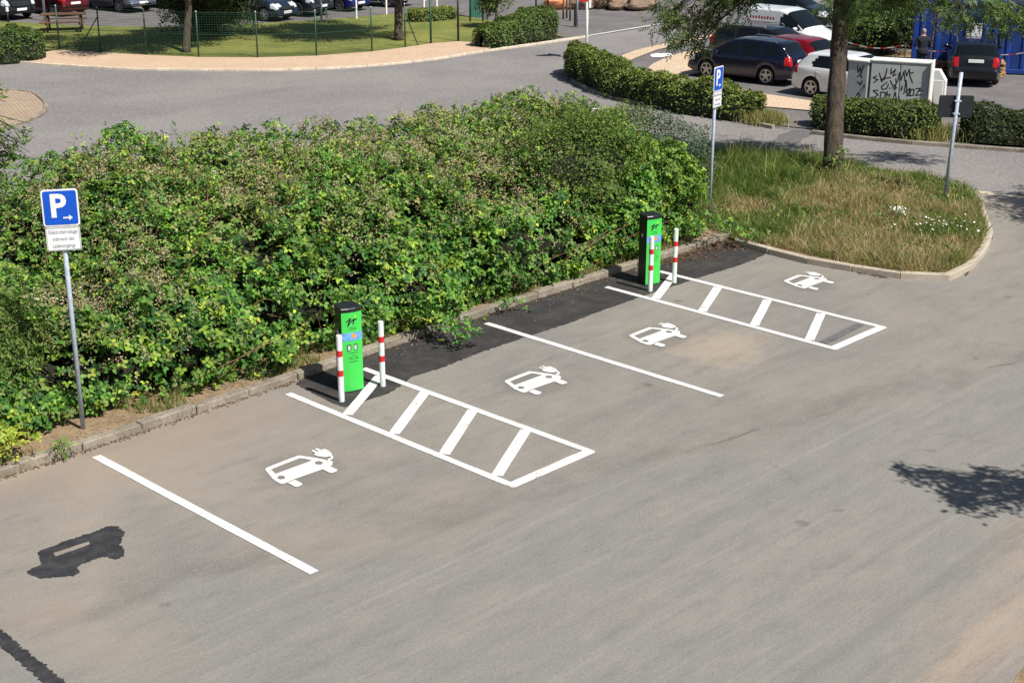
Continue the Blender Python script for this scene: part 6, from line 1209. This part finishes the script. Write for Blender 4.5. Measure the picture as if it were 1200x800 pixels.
# barrier tape and pallets
t0, t1 = G(990, 76), G(1205, 92)
rt = empty('barrier_tape', (t0.x, t0.y, 0)); tag(rt, 'red and white barrier tape stretched before the blue containers', 'tape'); nseg = 26
for k in range(nseg):
    a = Vector((0, 0, 0.85)).lerp(Vector((t1.x-t0.x, t1.y-t0.y, 0.95)), k/nseg); b_ = Vector((0, 0, 0.85)).lerp(Vector((t1.x-t0.x, t1.y-t0.y, 0.95)), (k+1)/nseg); sag = lambda u: -0.18*math.sin(math.pi*((u*3) % 1)); a.z += sag(k/nseg); b_.z += sag((k+1)/nseg)*1
    m = MB(); m.add([(a.x, a.y, a.z), (b_.x, b_.y, b_.z), (b_.x, b_.y, b_.z+0.035), (a.x, a.y, a.z+0.035)], [(0, 1, 2, 3)]); m.build('tape_stripe', 'tape_red' if k % 2 else 'tape_white', rt)
for k in range(4):
    a = Vector((t0.x, t0.y, 0)).lerp(Vector((t1.x, t1.y, 0)), k/3); MB().tube([(a.x-t0.x, a.y-t0.y, 0), (a.x-t0.x, a.y-t0.y, 1.0)], 0.025, 6).build('post', 'stake', rt)
def pallet(p, z, rz, label, n=1):
    r_ = empty('pallet', (p[0], p[1], z), rz); tag(r_, label, 'pallet', 'wooden pallets by the container')
    for k in range(5): MB().box((-0.52+0.26*k, 0, 0.125), (0.14, 0.8, 0.022)).build('deck_board', 'wood_pale', r_)
    for y in (-0.35, 0, 0.35): MB().box((0, y, 0.105), (1.2, 0.1, 0.02)).build('stringer', 'wood_pale', r_); [MB().box((x, y, 0.055), (0.14, 0.1, 0.08)).build('block', 'wood_pale', r_) for x in (-0.5, 0, 0.5)]
    for y in (-0.35, 0, 0.35): MB().box((0, y, 0.008), (1.2, 0.1, 0.016)).build('base_board', 'wood_pale', r_)
pp = G(1160, 90); qq = G(1092, 84)
for k in range(4): pallet((pp.x+0.05*k, pp.y, 0), 0.136*k, R(10+7*k), ['lowest pallet of the stack beside the black estate car', 'second pallet up in the stack beside the black estate car', 'third pallet up in the stack beside the black estate car', 'topmost pallet of the stack beside the black estate car'][k])
for k in range(3): pallet((qq.x+0.04*k, qq.y, 0), 0.136*k, R(60+6*k), ['lowest pallet of the stack at the feet of the man', 'middle pallet of the stack at the feet of the man', 'topmost pallet of the stack at the feet of the man'][k])
# person seen from behind
def person(p, rz, label):
    root = empty('person', (p.x, p.y, 0.0), rz); tag(root, label, 'person')
    me = bpy.data.meshes.new('body')
    J = {}; vs = []; ed = []; rad = []
    def v(n, co, r, par=None):
        J[n] = len(vs); vs.append(co); rad.append(r)
        if par is not None: ed.append((J[par], J[n]))
    v('pel', (0, 0, 0.96), (0.17, 0.13)); v('wa', (0, 0.01, 1.10), (0.165, 0.12), 'pel'); v('ch', (0, 0.0, 1.30), (0.19, 0.13), 'wa'); v('sh', (0, 0, 1.43), (0.15, 0.10), 'ch'); v('nk', (0, 0.01, 1.52), (0.058, 0.06), 'sh'); v('hd0', (0, 0.03, 1.60), (0.075, 0.085), 'nk'); v('hd1', (0, 0.035, 1.67), (0.08, 0.10), 'hd0'); v('hd2', (0, 0.03, 1.745), (0.055, 0.07), 'hd1')
    for s, nm in ((-1, 'l'), (1, 'r')):
        v('hip'+nm, (s*0.095, 0, 0.90), (0.10, 0.105), 'pel'); v('kn'+nm, (s*0.105, 0.02, 0.50), (0.065, 0.07), 'hip'+nm); v('an'+nm, (s*0.11, -0.02, 0.10), (0.045, 0.05), 'kn'+nm); v('to'+nm, (s*0.13, 0.14, 0.045), (0.045, 0.04), 'an'+nm)
        v('s'+nm, (s*0.20, 0, 1.42), (0.075, 0.08), 'sh'); el = (s*0.30, 0.02, 1.14); wr_ = (s*0.20, 0.26, 1.16) if s > 0 else (s*0.14, 0.28, 1.30)
        v('e'+nm, el, (0.055, 0.055), 's'+nm); v('w'+nm, wr_, (0.034, 0.032), 'e'+nm); hp = (wr_[0]-s*0.02, wr_[1]+0.07, wr_[2]+0.03); v('p'+nm, hp, (0.036, 0.02), 'w'+nm)
        for k in range(4): f0 = (hp[0]+(k-1.5)*0.02, hp[1]+0.045, hp[2]+0.01); v('f%d'%k+nm, f0, (0.010, 0.010), 'p'+nm); v('g%d'%k+nm, (f0[0], f0[1]+0.035-0.006*abs(k-1.5), f0[2]-0.02), (0.008, 0.008), 'f%d'%k+nm)
        v('th'+nm, (hp[0]-s*0.04, hp[1]+0.01, hp[2]+0.02), (0.011, 0.011), 'p'+nm)
    me.from_pydata(vs, ed, []); o = bpy.data.objects.new('body', me); col.objects.link(o); o.parent = root
    sk = o.modifiers.new('s', 'SKIN'); 
    for i, r in enumerate(rad): me.skin_vertices[0].data[i].radius = r
    me.skin_vertices[0].data[0].use_root = True; o.modifiers.new('d', 'SUBSURF').levels = 2; o.modifiers['d'].render_levels = 2
    dg = bpy.context.evaluated_depsgraph_get(); m2 = bpy.data.meshes.new_from_object(o.evaluated_get(dg)); o.modifiers.clear(); o.data = m2
    m2.materials.clear()
    for nm in ('jacket', 'trousers', 'skin', 'shoe', 'hair'): m2.materials.append(MAT[nm])
    for f in m2.polygons:
        c = f.center; f.use_smooth = True
        f.material_index = 3 if c.z < 0.09 else 1 if c.z < 0.92 else (2 if c.z > 1.515 or c.y > 0.29 else 0)
    # hair cap and nose, ears
    bm = bmesh.new(); bmesh.ops.create_icosphere(bm, subdivisions=3, radius=0.1)
    bmesh.ops.delete(bm, geom=[q for q in bm.verts if q.co.z < 0.01-0.5*(-q.co.y) and q.co.y > -0.02 or q.co.z < -0.055], context='VERTS')
    for q in bm.verts: q.co = Vector((q.co.x*0.86, q.co.y*1.08+0.028, q.co.z*1.0+1.683))
    hm = bpy.data.meshes.new('hair'); bm.to_mesh(hm); bm.free(); link('hair', hm, 'hair', root, True)
    b = MB(); [b.box((s*0.082, 0.03, 1.655), (0.018, 0.035, 0.055), 0, 0.006) for s in (-1, 1)]; b.box((0, 0.135, 1.645), (0.025, 0.03, 0.04), 0, 0.008); b.build('face_features', 'skin', root, True)
    b = MB(); b.lathe([(0.185, 0.86), (0.19, 0.95), (0.178, 1.10)], 16); [None]; j = b.build('jacket_hem', 'jacket', root, True); j.scale = (1.05, 0.82, 1)
    return root
person(G(1078, 92), R(-40), 'man in a dark jacket standing with his back turned before the blue container')

# =================================================================== SMALL DEBRIS
def debris(name, label, n, gen, size, mt, cat):
    m = MB()
    for i in range(n):
        x, y, z = gen(); s = random.uniform(*size); a = random.uniform(0, 6.28); el_ = random.uniform(1, 2.2)
        M_ = Matrix.Rotation(a, 3, 'Z') @ Matrix.Rotation(random.gauss(0, 0.5), 3, 'X')
        pts = [Vector((-s*el_, -s*0.5, 0)), Vector((s*el_*0.2, -s*0.6, 0.004)), Vector((s*el_, 0, s*0.3)), Vector((s*0.1, s*0.6, 0.006)), Vector((0, 0, s*0.55))]
        m.add([M_@p+Vector((x, y, z+s*0.12)) for p in pts], [(0, 1, 4), (1, 2, 4), (2, 3, 4), (3, 0, 4)])
    tag(m.build(name, mt), label, cat, kind='stuff')
ky = lambda x: float(np.interp(x, [p[0] for p in FRONT], [p[1] for p in FRONT]))
def g_kerb(): x = random.uniform(-3, 16.2); return x, ky(x)-abs(random.gauss(0, 0.05))-0.01, 0.006
debris('leaf_litter', 'brown leaf litter gathered along the foot of the front kerb', 2000, g_kerb, (0.006, 0.02), 'litter', 'leaves')
def g_soil(): x = random.uniform(-3, 16.2); return x, ky(x)+random.uniform(0.18, 0.62), 0.088
debris('strip_debris', 'stones and twigs on the bare soil behind the front kerb', 2600, g_soil, (0.006, 0.02), 'pebble', 'stones')
def g_black(): x = random.uniform(13.5, 16.3); return x, 0.66-abs(random.gauss(0, 0.35)), 0.008
debris('hedge_clippings', 'brown clippings strewn on the black strip near the island', 700, g_black, (0.01, 0.035), 'litter', 'clippings')
def g_black2(): x = random.uniform(5.5, 16.0); return x, ky(x)-abs(random.gauss(0, 0.30))-0.02, 0.008
debris('hedge_crumbs', 'pale crumbs scattered over the black repair strip', 420, g_black2, (0.006, 0.016), 'pebble', 'stones')
def g_isl():
    k = random.random(); i = 0; a = Vector(ISL[0]).lerp(Vector(ISL[3]), k) if random.random() < 0.7 else Vector(ISL[7]).lerp(Vector(ISL[10]), k); n_ = abs(random.gauss(0, 0.06))+0.01
    return a.x-n_*0.95, a.y-n_*0.4, 0.006
debris('island_litter', 'dry brown leaves collected along the grass island kerb', 1300, g_isl, (0.008, 0.024), 'litter', 'leaves')
def g_lane(): return random.uniform(-7, 14), random.uniform(-12, -0.2), 0.004
debris('lane_grit', 'tiny pale chips scattered over the parking asphalt', 300, g_lane, (0.003, 0.008), 'pebble', 'grit')
